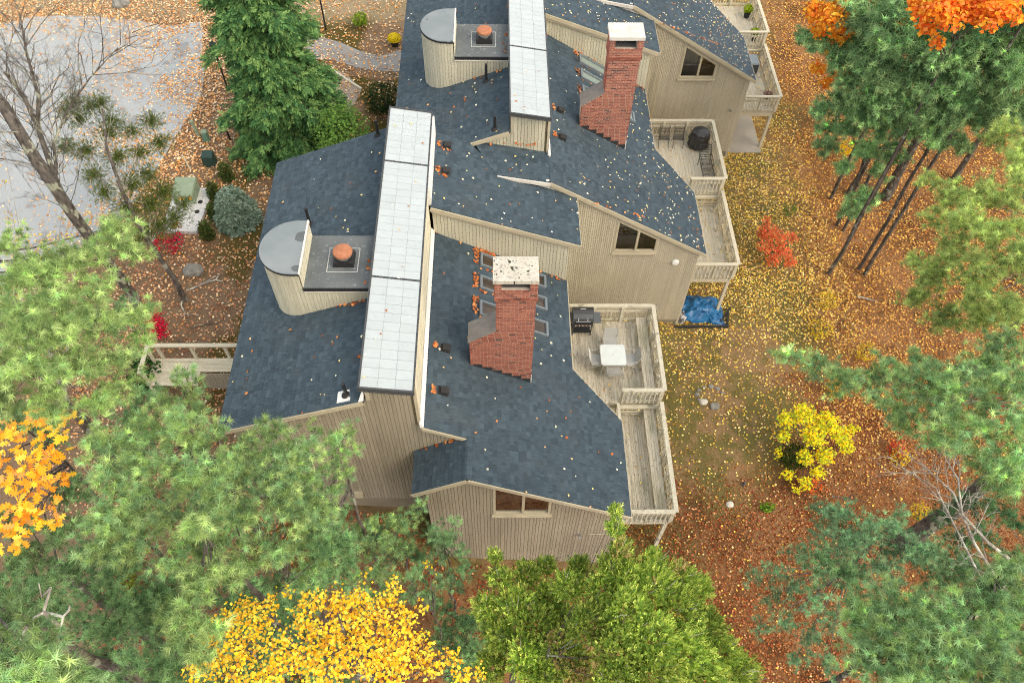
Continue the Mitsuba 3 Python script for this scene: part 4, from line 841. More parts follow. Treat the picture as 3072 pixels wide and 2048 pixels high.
fit('conduit_pipe', 'thin bent grey conduit running right from the lamp on the nearest gable wall', 'pipe', lambda m: m.tube([(2.85, 9.06, 3.10), (3.1, 9.05, 3.16), (3.45, 9.05, 3.17), (3.7, 9.05, 3.14)], .012, 6), 'm_rail')
fit('conduit_pipe', 'vertical tan pipe on the gable wall of the farthest house', 'pipe', lambda m: m.tube([(7.16, 29.33, 5.0), (7.16, 29.33, 1.6)], .04, 8), 'm_trim')
fit('conduit_pipe', 'horizontal sagging cable along the gable wall of the farthest house', 'cable', lambda m: m.tube([(7.25, 29.33, 2.42), (8.3, 29.33, 2.36), (9.3, 29.33, 2.44), (10.5, 29.33, 2.33)], .018, 6), 'm_trim')
K = thing('utility_meter', 'grey round-faced utility meter at the foot of the middle house wall', 'meter')
mb = MB(); mb.box(6.33, 6.53, 19.24, 19.36, .60, 1.0); mb.put(part(K, 'box'), 'm_steel'); mb = MB(); mb.tube([(6.43, 19.25, .82), (6.43, 19.12, .82)], .09, 14); mb.put(part(K, 'dial'), 'm_alu'); mb = MB(); mb.tube([(6.36, 19.3, 1.0), (6.36, 19.3, 1.35), (6.6, 19.3, 1.4)], .02, 6); mb.put(part(K, 'conduit'), 'm_steel')

# under the decks
structure('patio', 'concrete slab under the farthest rear deck')
mb = MB(); mb.box(11.2, 13.16, 30.0, 34.5, -.6, -.2); mb.put('patio', 'm_concrete')
gxx, gyy = np.meshgrid(np.linspace(0, 1, 60), np.linspace(0, 1, 40), indexing='ij'); pq = np.stack([gxx, gyy, gxx * 0], -1)
hh = .34 * np.sin(np.pi * gxx) * np.sin(np.pi * gyy) ** .6 + .34 * (meshkit.fbm(pq * 5, 4) - .45) * np.minimum(1, 4 * np.minimum(np.minimum(gxx, 1 - gxx), np.minimum(gyy, 1 - gyy))) + .12 * np.abs(np.sin(8 * gxx + 9 * meshkit.fbm(pq * 3 + 4, 3)))
wv = .28 * (meshkit.fbm(pq * 2.6 + 7, 3) - .5)
V = np.stack([7.55 + gxx * 2.05 + wv, 19.55 + gyy * 1.5 - .3 * gxx + wv, -.14 + np.maximum(hh, .015)], -1).reshape(-1, 3); i, j = np.meshgrid(np.arange(59), np.arange(39), indexing='ij')
q = np.stack([i * 40 + j, (i + 1) * 40 + j, (i + 1) * 40 + j + 1, i * 40 + j + 1], -1).reshape(-1, 4)
bsdf('m_tarp', P(lambda p, n, uv: mix((0.005, 0.065, 0.20), (0.015, 0.16, 0.37), fbm(p.x * 5, p.y * 5, p.z * 5, 3))), 0.35, 0.5)
k = thing('tarp', 'crumpled bright-blue tarp heaped beneath the middle deck', 'tarp'); mb = MB(); mb.add(V, np.vstack([q[:, [0, 1, 2]], q[:, [0, 2, 3]]])); mb.put(k, 'm_tarp', smooth=True)
k = thing('plastic_sheet', 'crumpled grey-white plastic sheeting bunched at the end of the blue tarp', 'sheeting'); mb = MB(); m = trimesh.creation.icosphere(4); m.vertices = m.vertices * [.24, .3, .2] * (1 + .9 * (meshkit.fbm(m.vertices * 3.3, 4) - .5)[:, None]) + [7.72, 19.72, .02]; mb.mesh(m)
bsdf('m_sheet', P(lambda p, n, uv: mix((0.06, 0.06, 0.065), (0.5, 0.5, 0.5), smoothstep(.4, .6, fbm(p.x * 9, p.y * 9, p.z * 9, 3)))), .4, .5); mb.put(k, 'm_sheet', smooth=True)
k = thing('edging_frame', 'dark rectangular bed frame lying in front of the blue tarp', 'bed frame')
for a, b in (((7.45, 19.24), (9.65, 19.24)), ((9.65, 19.24), (9.80, 20.0)), ((9.40, 19.5), (9.92, 20.2))): mb = MB(); mb.bar((*a, -.06), (*b, -.02), .07, .1); mb.put(part(k, 'rail'), 'm_black_matte')

# street side: utility boxes
bsdf('m_green_lt', P(lambda p, n, uv: mi.Color3f(0.235, 0.31, 0.225) * (0.85 + 0.3 * fbm(p.x * 5, p.y * 5, p.z * 5, 3))), 0.6, 0.3)
bsdf('m_green_mid', (0.11, 0.22, 0.17), 0.6, 0.3); bsdf('m_green_dk', (0.02, 0.05, 0.045), 0.6, 0.3); bsdf('m_pad', P(lambda p, n, uv: mi.Color3f(0.56, 0.58, 0.59) * (0.85 + 0.25 * fbm(p.x * 3, p.y * 3, 1.0, 4))), 0.8, 0.2)
bsdf('m_warn', (0.55, 0.28, 0.03), 0.6, 0.3); bsdf('m_bluegrey', (0.28, 0.36, 0.41), 0.5, 0.4)
structure('transformer_pad', 'white concrete pad under the transformer cabinet')
mb = MB(); mb.prism([(-13.55, 22.0, 2.5), (-12.12, 21.95, 2.5), (-11.9, 24.42, 2.5), (-13.5, 24.4, 2.5)], [(-13.55, 22.0, 2.80), (-12.12, 21.95, 2.80), (-11.9, 24.42, 2.80), (-13.5, 24.4, 2.80)]); mb.box(-13.56, -12.0, 23.27, 23.30, 2.79, 2.806); mb.put('transformer_pad', 'm_pad')
K = thing('transformer_cabinet', 'pale green transformer cabinet with sloped lid and orange warning stickers on its white pad', 'utility cabinet')
mb = MB(); mb.box(-13.30, -12.47, 23.52, 24.40, 2.80, 3.30); mb.put(part(K, 'body'), 'm_green_lt')
mb = MB(); mb.prism([(-13.33, 23.47, 3.28), (-12.44, 23.47, 3.28), (-12.44, 24.43, 3.34), (-13.33, 24.43, 3.34)], [(-13.30, 23.55, 3.36), (-12.47, 23.55, 3.36), (-12.47, 24.40, 3.44), (-13.30, 24.40, 3.44)]); mb.put(part(K, 'lid'), 'm_green_lt')
for x0, x1, z0, z1 in ((-13.08, -12.86, 3.0, 3.15), (-12.68, -12.55, 3.02, 3.18)): mb = MB(); mb.box(x0, x1, 23.512, 23.519, z0, z1); mb.put(part(K, 'sticker'), 'm_warn')
for x, y in ((-12.3, 23.6), (-12.32, 23.05)): mb = MB(); mb.tube([(x, y, 2.795), (x, y, 2.815)], .1, 14); mb.put(part(K, 'hand_hole'), 'm_black_matte')
def box_thing(nm, label, cat, x, y, w, d, h, mat, lid, tilt=0):
    K = thing(nm, label, cat); g = float(ground_z(x, y)); mb = MB(); mb.prism([(x - w / 2, y - d / 2, g - .05), (x + w / 2, y - d / 2, g - .05), (x + w / 2, y + d / 2, g - .05), (x - w / 2, y + d / 2, g - .05)], [(x - w / 2 * .9, y - d / 2 * .9, g + h), (x + w / 2 * .9, y - d / 2 * .9, g + h), (x + w / 2 * .9, y + d / 2 * .9, g + h), (x - w / 2 * .9, y + d / 2 * .9, g + h)]); mb.put(part(K, 'body'), mat)
    mb = MB(); mb.prism([(x - w / 2, y - d / 2, g + h), (x + w / 2, y - d / 2, g + h), (x + w / 2, y + d / 2, g + h), (x - w / 2, y + d / 2, g + h)], [(x - w / 2 * .9, y - d / 2 * .8, g + h + .05), (x + w / 2 * .9, y - d / 2 * .8, g + h + .05), (x + w / 2 * .9, y + d / 2 * .9, g + h + .08), (x - w / 2 * .9, y + d / 2 * .9, g + h + .08)]); mb.put(part(K, 'lid'), lid)
box_thing('utility_pedestal', 'short mid-green utility pedestal with a pale mint lid', 'utility box', -12.86, 27.5, .26, .2, .48, 'm_green_mid', 'm_green_lt')
box_thing('utility_box', 'very dark green tapered utility box standing behind the transformer', 'utility box', -12.4, 26.02, .50, .42, .52, 'm_green_dk', 'm_green_dk')
K = thing('marker_post', 'slim pale green marker post by the street edge', 'post'); mb = MB(); mb.tube([(-13.28, 27.8, 2.6), (-13.36, 27.8, 3.45)], [.075, .07], 12); mb.put(part(K, 'shaft'), 'm_green_lt', smooth=30); mb = MB(); mb.lathe([(.08, 0), (.085, .04), (.05, .07), (.001, .075)], (-13.36, 27.8, 3.44), 12); mb.put(part(K, 'cap'), 'm_green_lt', smooth=30)
k = thing('wooden_stake', 'thin grey wooden stake leaning between street and transformer', 'stake'); mb = MB(); mb.bar((-13.17, 25.62, 2.6), (-13.32, 25.75, 3.4), .05, .05); mb.put(k, 'm_rail')
def lantern(label, x, y, h, head, mat='m_black'):
    K = thing('lamp_post', label, 'lamp post'); mb = MB(); mb.tube([(x, y, 2.6), (x, y, 2.65 + h)], [.045, .035], 10); mb.put(part(K, 'pole'), 'm_black', smooth=30)
    if head:
        mb = MB(); mb.lathe([(.04, 0), (.12, .06), (.15, .30), (.16, .32), (.05, .42), (.001, .46)], (x, y, 2.62 + h), 8); mb.put(part(K, 'lantern'), mat)
lantern('black lamp post with lantern at the left edge of the big spruce', -12.53, 30.83, 2.3, True); lantern('black lamp post on the leafy lawn beyond the footpath', -8.57, 35.66, 2.7, True)
K = thing('mailbox', 'blue-grey box on a dark post beside the spruce', 'mailbox'); mb = MB(); mb.tube([(-11.82, 27.51, 2.6), (-11.86, 27.51, 3.5)], .045, 8); mb.put(part(K, 'post'), 'm_black'); mb = MB(); mb.box(-12.05, -11.65, 27.35, 27.68, 3.5, 3.8); mb.put(part(K, 'box'), 'm_bluegrey'); mb = MB(); mb.prism([(-12.08, 27.32, 3.8), (-11.62, 27.32, 3.8), (-11.62, 27.71, 3.8), (-12.08, 27.71, 3.8)], [(-11.95, 27.45, 3.88), (-11.75, 27.45, 3.88), (-11.75, 27.6, 3.88), (-11.95, 27.6, 3.88)]); mb.put(part(K, 'lid'), 'm_black_matte')
def rock(label, x, y, r, flat=.6, mat='m_rock', z=None, group=None):
    k = thing('boulder' if r > .3 else 'stone', label, 'rock', group); m = trimesh.creation.icosphere(3); s = int(abs(x * 37 + y * 11)); n = meshkit.fbm(m.vertices * 1.3 + s, 3)
    v = m.vertices * (1 + .7 * (n - .5))[:, None]; v = np.sign(v) * np.abs(v) ** .75; m.vertices = v * [r, r * .85, r * flat] + [x, y, (float(ground_z(x, y)) if z is None else z) + r * flat * .35]; mb = MB(); mb.mesh(m); mb.put(k, mat, smooth=40)
rock('flat-topped grey boulder among leaves left of the nearest house', -11.85, 20.0, .36, .55); rock('pale boulder at the far edge of the street', -19.3, 37.7, .42, .5)
bsdf('m_pale_rock', P(lambda p, n, uv: mi.Color3f(0.55, 0.53, 0.48) * (.8 + .4 * fbm(p.x * 9, p.y * 9, p.z * 9, 3))), .9, .2)
rock('white stone on the left of the old fire ring', 8.10, 15.62, .16, .6, 'm_pale_rock'); rock('grey flat stone at the front of the old fire ring', 8.52, 15.42, .19, .5)
for a in range(7): rock('small dull stone of the old fire ring half hidden in leaves', 8.42 + .52 * math.cos(.3 + a * .55), 15.92 + .42 * math.sin(.3 + a * .55), .075 + .015 * (a % 3), .6, group='small stones around the old fire ring')
rock('small pale stone on the bare needle-covered lawn', 8.42, 11.32, .13, .5, 'm_pale_rock')
k = thing('dark_stub', 'small dark stub sticking out of the lawn before the yellow shrub', 'stub'); mb = MB(); mb.tube([(9.05, 12.1, -.05), (9.07, 12.1, .2)], [.09, .05], 7); mb.put(k, 'm_bark')

def stick(label, pts, r, mat='m_bark', branches=2):
    k = thing('fallen_branch', label, 'branch'); mb = MB(); p = np.array([(x, y, float(ground_z(x, y)) + r * .9 + .01) for x, y in pts]); mb.tube(p, np.linspace(r, r * .4, len(p)), 6)
    for _ in range(branches):
        i = rng.integers(1, len(p) - 1) if len(p) > 2 else 0; d = (p[i] - p[i - 1]); d = np.array([d[0] * .7 - d[1] * rng.choice([-.7, .7]), d[1] * .7 + d[0] * .5, .05]); mb.tube([p[i], p[i] + d * .6, p[i] + d * 1.1 + [0, 0, -.03]], [r * .6, r * .4, r * .2], 5)
    mb.put(k, mat, smooth=True)
B2 = 'm_bark_pale'
stick('bent pale branch beside the grey boulder', [(-11.9, 19.0), (-11.35, 19.35), (-10.9, 19.55), (-10.6, 19.45)], .045, B2); stick('thin forked branch on the leaves below the boulder', [(-12.0, 18.9), (-11.95, 18.3), (-11.7, 17.9), (-11.2, 17.85)], .035, B2, 1)
stick('long thin stick lying near the eave of the nearest house', [(-11.4, 17.3), (-10.9, 17.4), (-10.3, 17.55)], .025); stick('short dark stick between the long stick and the entrance deck', [(-11.75, 16.7), (-11.2, 16.55), (-10.6, 16.6)], .025); stick('curved pale branch in front of the entrance deck skirt', [(-9.35, 13.9), (-9.6, 13.3), (-9.55, 12.8), (-9.3, 12.4)], .03, B2, 1)
stick('dark stick lying on the orange needle ground by the yellow shrub', [(12.2, 11.62), (12.75, 11.5), (13.3, 11.42)], .03, branches=1); stick('pale straight branch on the leaf carpet below the pine trunks', [(15.6, 20.9), (16.1, 20.7), (16.4, 20.6)], .035, B2, 0)

# ---------------------------------------------------------------- trees
def needle_tufts(mb, p, ax, n, L, w, cols, spread=(0.35, 1.4)):
    """at each point a burst of n needles round the axis; every needle one thin triangle"""
    N = len(p); ax = unit(ax); a = unit(np.cross(ax, rng.normal(size=(N, 3)))); b = np.cross(ax, a)
    ph = rng.uniform(0, 2 * np.pi, (N, n)); th = rng.uniform(*spread, (N, n)); l = L * rng.uniform(.7, 1.15, (N, n))
    d = np.cos(th)[..., None] * ax[:, None] + np.sin(th)[..., None] * (np.cos(ph)[..., None] * a[:, None] + np.sin(ph)[..., None] * b[:, None])
    d[..., 2] -= .12; side = unit(np.cross(d, rng.normal(size=(N, n, 3)))) * (w / 2)
    base = p[:, None] - ax[:, None] * L * rng.uniform(0, .5, (N, n, 1)); tip = base + d * l[..., None]
    V = np.stack([base + side, base - side, tip], 2).reshape(-1, 3)
    c = np.repeat(cols[:, None] * rng.uniform(.82, 1.18, (N, n, 1)), 3, 1).reshape(-1, 3)
    mb.add(V, np.arange(len(V)).reshape(-1, 3), col=c)

def fronds(mb, p, ax, nr, L, w, cols, k=9):
    """flat sprays: k narrow leaflets in a fan along the axis, in the plane with normal nr"""
    N = len(p); ax = unit(ax); side = unit(np.cross(nr, ax)); t = np.linspace(-.1, 1, k); s = np.where(np.arange(k) % 2, 1, -1) * (1 - .75 * np.clip(t, 0, 1)); s[-1] = 0
    Lr = L * rng.uniform(.7, 1.25, (N, 1, 1)); base = p[:, None] + ax[:, None] * (np.clip(t, 0, 1) * .75)[None, :, None] * Lr
    d = ax[:, None] * .62 + side[:, None] * (s * .75)[None, :, None] + rng.normal(0, .13, (N, k, 3)); tip = base + unit(d) * Lr * .42
    sw = unit(np.cross(np.broadcast_to(unit(nr)[:, None], d.shape), d)) * (w / 2); mid = (base + tip) / 2
    V = np.stack([base, mid + sw, tip, mid - sw], 2).reshape(-1, 3); q = np.arange(N * k)[:, None] * 4
    c = np.repeat(cols[:, None] * rng.uniform(.8, 1.2, (N, k, 1)), 4, 1).reshape(-1, 3)
    mb.add(V, np.vstack([q + [0, 1, 2], q + [0, 2, 3]]), col=c)

def pal_pick(pal, n, sd=.12):
    pal = np.asarray(pal); return pal[rng.integers(0, len(pal), n)] * np.exp(rng.normal(0, sd, (n, 1)))

PINE = [lin(160, 190, 114), lin(144, 175, 102), lin(126, 160, 100), lin(178, 203, 128)]
PINE_B = [lin(138, 178, 122), lin(122, 162, 110), lin(156, 190, 130)]
PINE_D = [lin(118, 158, 104), lin(102, 142, 94), lin(134, 172, 112)]
PINE_Y = [lin(182, 200, 108), lin(166, 188, 102), lin(148, 174, 98)]

def pine(label, base, ztop, clumps, pal, L=.14, dens=170, n=44, w=.0085, trunk_r=.17, name='pine_tree', group='pines around the town houses', low=0, lowz=(5, 9), lowr=2.2, lowpal=None, bark='m_bark', cat='pine tree', lean=(0, 0)):
    """trunk, limbs to every bough, and boughs of twigs that end in needle tufts"""
    K = thing(name, label, cat, group); bx, by = base; gz = float(ground_z(bx, by)) - .15; ztop = min(ztop, max(c[2] for c in clumps) - .25)
    clumps = list(clumps) + [(bx + lean[0], by + lean[1], ztop + .25, .34)]
    def axis(z): f = (z - gz) / (ztop - gz); return np.array([bx + lean[0] * f, by + lean[1] * f, z])
    mb = MB(); zs = np.linspace(gz, ztop, 14); tp = np.array([axis(z) for z in zs]); tp[1:-1, :2] += rng.normal(0, .04, (12, 2)); mb.tube(tp, trunk_r * np.linspace(1, .06, 14) ** .8 + np.r_[.06, np.zeros(13)], 9); mb.put(part(K, 'trunk'), bark, smooth=True)
    limbs, crown = MB(), MB(); P_, A_, C_ = [], [], []
    allc = [(np.array(c[:3], float), c[3], pal, 1.0) for c in clumps]
    for q in range(low):
        z = rng.uniform(*lowz); a = q * 2.4 + rng.uniform(-.5, .5); c = axis(z) + np.array([math.cos(a), math.sin(a), 0]) * lowr * rng.uniform(.45, 1); c[2] = z
        allc.append((c, rng.uniform(.55, .85), lowpal or PINE_D, .7))
    for c, r, pl, dd in allc:
        hd = np.linalg.norm((c - axis(c[2]))[:2]); zb = min(max(c[2] - .12 - .32 * hd, gz + 1), ztop - .1); s = axis(zb); out = unit((c - s) * [1, 1, .25]) if hd > .25 else np.array([rng.normal(0, .3), rng.normal(0, .3), 1.0])
        out = unit(out); m1 = s + (c - s) * .5 - [0, 0, .05 * hd]; ctl = np.array([s, m1, c]); limbs.tube(ctl, [.009 + .006 * min(hd, 2.5), .008 + .003 * min(hd, 2.5), .006], 6)
        k = max(6, int(14 * r / .6)); tips = []
        lat = unit(np.cross(out, [0, 0, 1])) if abs(out[2]) < .9 else np.array([1.0, 0, 0]); upv = np.cross(lat, out); upv *= np.sign(upv[2]) if abs(upv[2]) > 1e-6 else 1
        for _ in range(k):
            t = rng.uniform(-.9, 1); a = rng.uniform(-1, 1); st = c + out * r * (t - .5) * .6
            e = c + out * r * (t * .9 + .1) + lat * a * r * (1 - .35 * abs(t)) + upv * (rng.uniform(-.25, .38) * r + .10 * r)
            limbs.tube([st, (st + e) / 2 - [0, 0, .03], e], [.006, .005, .003], 4, cap=False); tips.append((st, e))
        N = max(14, int(dens * dd * (r ** 2) / .36)); ti = rng.integers(0, k, N); f = np.sqrt(rng.uniform(.08, 1, N))[:, None]
        S = np.array([x[0] for x in tips])[ti]; E = np.array([x[1] for x in tips])[ti]; jit = rng.normal(0, .075 + .06 * r, (N, 3)) * [1, 1, .75]
        pp = S + (E - S) * f + jit; P_.append(pp); A_.append(unit(unit(E - S) * .6 + out * .35 + upv * .55 + rng.normal(0, .38, (N, 3)))); C_.append(pal_pick(pl, N, .24) * np.exp(rng.normal(0, .14)))
    limbs.put(part(K, 'limbs'), bark)
    needle_tufts(crown, np.vstack(P_), np.vstack(A_), n, L, w, (lambda c: c * .98 + .14 * c.mean(1, keepdims=True))(np.vstack(C_))); crown.put(part(K, 'crown'), 'm_needle', color=True)
    return K

# white pines on the left, tall ones close to the viewer
pine('tall bright-green white pine filling the left edge below the street', (-11.3, 10.6), 17.2, [
    (-6.74, 9.97, 16.2, 0.42), (-7.06, 9.58, 16, 0.45), (-6.81, 9.82, 15.6, 0.3), (-7.37, 9.20, 16.2, 0.45), (-7.80, 8.92, 16.3, 0.5), (-8.07, 8.47, 16.5, 0.5), (-7.31, 8.18, 16.4, 0.5), (-6.97, 8.57, 16.2, 0.45), (-7.49, 7.50, 16.6, 0.55), (-7.02, 7.54, 16.3, 0.5), (-6.81, 8.08, 15.8, 0.45), (-6.69, 8.61, 15.2, 0.34), (-6.63, 9.21, 14.8, 0.22), (-6.61, 8.50, 14.8, 0.3),
    (-6.58, 7.50, 15.6, 0.42), (-6.77, 6.98, 16, 0.5), (-7.22, 6.87, 16.3, 0.5), (-7.59, 6.75, 16.5, 0.5), (-6.52, 7.34, 15, 0.35), (-6.85, 6.83, 15.2, 0.4), (-7.34, 6.65, 15.6, 0.45), (-7.79, 6.61, 15.8, 0.45), (-7.76, 7.50, 16.6, 0.5), (-9.56, 10.56, 15, 0.4)], PINE, low=6, lowz=(7, 12), trunk_r=.2)
pine('broad grey-green white pine below the entrance deck, its top spire before the deck skirt', (-5.3, 6.6), 15.6, [
    (-5.71, 7.86, 14.6, 0.16), (-5.67, 7.46, 14.5, 0.3), (-6.04, 7.36, 14.2, 0.32), (-5.49, 7.17, 14.3, 0.3), (-6.19, 6.87, 14.2, 0.38), (-5.45, 6.52, 14.6, 0.42), (-6.42, 6.55, 14.4, 0.34), (-6.76, 6.28, 14.6, 0.42), (-5.34, 6.80, 13.9, 0.3), (-5.34, 7.29, 13.4, 0.26),
    (-4.20, 7.18, 13.6, 0.22), (-4.40, 6.84, 13.9, 0.4), (-3.90, 6.58, 13.8, 0.4), (-4.52, 6.31, 14, 0.42), (-3.60, 6.69, 13.4, 0.36), (-3.65, 7.36, 13, 0.18), (-3.85, 5.97, 14, 0.42), (-4.28, 5.55, 14.4, 0.42), (-3.58, 6.25, 13.2, 0.3), (-4.79, 5.86, 14.6, 0.42), (-5.22, 5.77, 14.8, 0.45), (-5.79, 5.77, 14.8, 0.45), (-6.32, 5.62, 14.8, 0.45), (-4.56, 5.15, 14.8, 0.45), (-5.07, 5.07, 15, 0.48), (-5.68, 5.07, 15, 0.48), (-6.24, 4.94, 14.8, 0.4), (-6.26, 4.58, 14.6, 0.38), (-5.73, 4.65, 14.6, 0.42), (-4.10, 5.09, 14.2, 0.42), (-3.60, 5.32, 14, 0.42), (-3.25, 5.48, 13.6, 0.34), (-3.72, 4.86, 13.8, 0.4), (-4.28, 4.71, 13.8, 0.4), (-4.82, 4.72, 14.2, 0.42), (-5.52, 4.71, 13.6, 0.4)],
     PINE + PINE_B, low=12, lowz=(6.5, 11.5), trunk_r=.2)
pine('slender white pine leaning a long feathery bough across the tall front wall', (-3.4, 7.6), 13.2, [
    (-3.10, 7.87, 12.2, 0.16), (-3.15, 7.47, 12.2, 0.24), (-3.38, 7.18, 12.2, 0.24), (-3.16, 7.17, 11.9, 0.22), (-3.56, 6.84, 12.2, 0.26), (-3.36, 6.83, 11.8, 0.24), (-3.85, 6.42, 12, 0.32), (-3.63, 6.49, 11.6, 0.28), (-3.87, 5.98, 11.6, 0.34), (-3.55, 6.04, 11.2, 0.3), (-4.20, 5.56, 11.4, 0.36), (-3.81, 5.68, 10.8, 0.36), (-4.01, 5.23, 10.8, 0.34)], PINE + PINE_B, low=0, trunk_r=.07)
pine('bright white pine bough rising left of the yellow birch', (-4.6, 4.6), 16.4, [
    (-4.28, 3.85, 15.2, 0.34), (-4.15, 3.94, 14.8, 0.24), (-4.59, 3.82, 15, 0.3), (-4.27, 3.32, 15.4, 0.34), (-4.36, 3.01, 15.4, 0.32), (-4.13, 2.97, 15.2, 0.34), (-4.21, 2.77, 15.2, 0.22), (-4.91, 3.48, 14.6, 0.3)], PINE, low=7, lowz=(6, 12), trunk_r=.14, lowr=1.7)
pine('near white pine cut off by the lower left corner, under a bare grey branch', (-6.9, 3.3), 19.0, [
    (-5.53, 2.27, 17.4, 0.42), (-5.27, 2.17, 17.2, 0.38), (-5.67, 2.66, 16.4, 0.26), (-5.27, 1.95, 17.6, 0.4), (-5.16, 2.09, 17, 0.36), (-6.27, 2.83, 16.4, 0.34)], PINE_B + PINE, low=7, lowz=(8, 14), trunk_r=.2)
pine('green white pine below the orange oak at the left edge', (-9.2, 5.6), 14.2, [
    (-8.21, 4.93, 12.8, 0.36), (-8.73, 4.92, 12.6, 0.36), (-7.87, 4.46, 12.8, 0.4), (-8.23, 4.25, 13, 0.42), (-8.33, 3.88, 13, 0.36), (-7.91, 4.06, 12.6, 0.36), (-8.28, 5.26, 11.6, 0.36), (-8.23, 5.81, 12, 0.4), (-10.59, 8.60, 11.5, 0.4), (-9.70, 8.17, 11.5, 0.4), (-8.59, 6.72, 11.8, 0.42), (-9.83, 6.39, 11, 0.4)], PINE_D + PINE_B, low=9, lowz=(5.5, 9.5))
pine('dark understorey pine behind the bare grey branch, lower left', (-5.6, 4.5), 10.2, [
    (-8.25, 5.23, 9.4, 0.42), (-7.47, 4.62, 9.6, 0.45), (-8.31, 4.41, 9.4, 0.45), (-7.63, 3.88, 9.4, 0.45), (-6.95, 4.18, 9.2, 0.45), (-8.57, 3.76, 9.2, 0.45), (-7.48, 5.34, 9, 0.4), (-6.30, 3.70, 9.2, 0.4)], PINE_D, low=8, lowz=(4.5, 7.5), trunk_r=.1, lowr=1.8)
pine('young feathery pine in front of the nearest gable, its tip overlapping the siding', (-1.35, 7.2), 9.2, [
    (-1.06, 7.62, 7.9, 0.15), (-1.16, 7.17, 7.9, 0.2), (-1.59, 7.59, 7.4, 0.13), (-1.00, 6.91, 7.7, 0.24), (-1.44, 6.93, 7.5, 0.26), (-0.83, 6.50, 7.6, 0.26), (-1.31, 6.29, 7.6, 0.3), (-1.87, 6.52, 7.4, 0.34), (-0.99, 6.13, 7.4, 0.24), (-1.70, 6.04, 7.2, 0.3), (-2.21, 6.21, 7, 0.3)], PINE_B, low=0, trunk_r=.05, L=.12)
pine('young pine spreading flat boughs below the tall front wall', (-2.6, 7.6), 8.8, [
    (-1.99, 8.10, 7.6, 0.15), (-2.19, 7.81, 7.6, 0.24), (-2.63, 7.69, 7.6, 0.26), (-3.15, 7.72, 7.4, 0.28), (-3.68, 7.68, 7.2, 0.28), (-4.12, 7.38, 7.4, 0.32), (-2.73, 7.25, 7.4, 0.3), (-3.23, 7.01, 7.6, 0.34), (-3.79, 6.68, 7.6, 0.36), (-2.35, 7.04, 7.2, 0.3), (-2.92, 6.51, 7.6, 0.36), (-3.56, 6.21, 7.4, 0.36), (-2.62, 6.15, 7.2, 0.34), (-4.38, 6.49, 7.2, 0.34), (-3.16, 5.90, 7, 0.34)], PINE_B + PINE, low=2, lowz=(4.5, 6), trunk_r=.06, lowr=.8)
pine('small dark pine low between the yellow birch and the lime cedar', (-0.75, 5.9), 6.0, [
    (-1.57, 6.24, 5, 0.34), (-0.97, 5.89, 5, 0.36), (-1.53, 5.44, 5, 0.34), (-0.72, 5.21, 5, 0.36), (-1.17, 4.67, 5, 0.36), (-0.51, 6.34, 4.6, 0.2)], PINE_D, low=3, lowz=(2.5, 4), trunk_r=.06, lowr=.8)

# pines on the right
pine('light yellow-green white pine at the right edge, level with the long bare trunks', (17.6, 15.6), 15.8, [
    (13.61, 16.52, 12.8, 0.49), (13.29, 16.32, 12.6, 0.34), (13.45, 15.46, 13, 0.55), (11.46, 15.17, 12.2, 0.37), (11.55, 14.45, 12.6, 0.51), (11.84, 13.90, 13, 0.59), (12.36, 13.70, 13.2, 0.61), (10.99, 13.55, 12.6, 0.49), (11.11, 12.71, 13.2, 0.61), (11.50, 12.20, 13.6, 0.63), (11.44, 11.13, 13.8, 0.61), (10.88, 11.30, 13.6, 0.63), (10.64, 12.07, 13, 0.56), (10.16, 12.31, 12.4, 0.41), (10.23, 11.48, 12.6, 0.51), (10.50, 10.76, 13.2, 0.61), (10.87, 10.21, 13.6, 0.61), (9.96, 11.43, 12, 0.41), (10.29, 10.75, 12.4, 0.51), (10.71, 10.21, 12.8, 0.56), (13.02, 14.45, 13.2, 0.61)], PINE_Y, low=6, lowz=(7, 10.5), n=36, w=.010, L=.15, dens=165, trunk_r=.2)
pine('blue-green white pine with thick lichen-flecked trunk and long bough over the lawn', (14.35, 9.85), 16.4, [
    (6.32, 9.88, 12, 0.18), (6.69, 9.74, 12.1, 0.29), (7.09, 9.42, 12.3, 0.35), (7.48, 9.09, 12.6, 0.4), (7.70, 8.58, 12.9, 0.44), (7.40, 8.83, 12.4, 0.31), (8.30, 8.89, 13, 0.46), (8.77, 9.04, 13.1, 0.37), (8.48, 8.22, 13.4, 0.51), (7.95, 7.94, 13.2, 0.46), (9.03, 8.46, 13.6, 0.51), (8.73, 7.58, 13.9, 0.55), (9.66, 8.49, 13.7, 0.51), (10.44, 8.84, 13.8, 0.51), (9.33, 7.65, 14.1, 0.55), (9.95, 7.78, 14.2, 0.55), (8.30, 7.36, 13.6, 0.46), (8.56, 6.76, 14.2, 0.55), (9.17, 6.74, 14.4, 0.55), (8.39, 7.66, 12.6, 0.37), (8.70, 6.24, 14.2, 0.46), (9.04, 5.97, 14.4, 0.51), (8.50, 6.90, 13.4, 0.37), (8.94, 5.74, 14, 0.33)], PINE_B + PINE, low=4, lowz=(8, 11), n=42, w=.0085, L=.145, dens=165, trunk_r=.32, bark='m_bark_lichen', lean=(.9, 0))
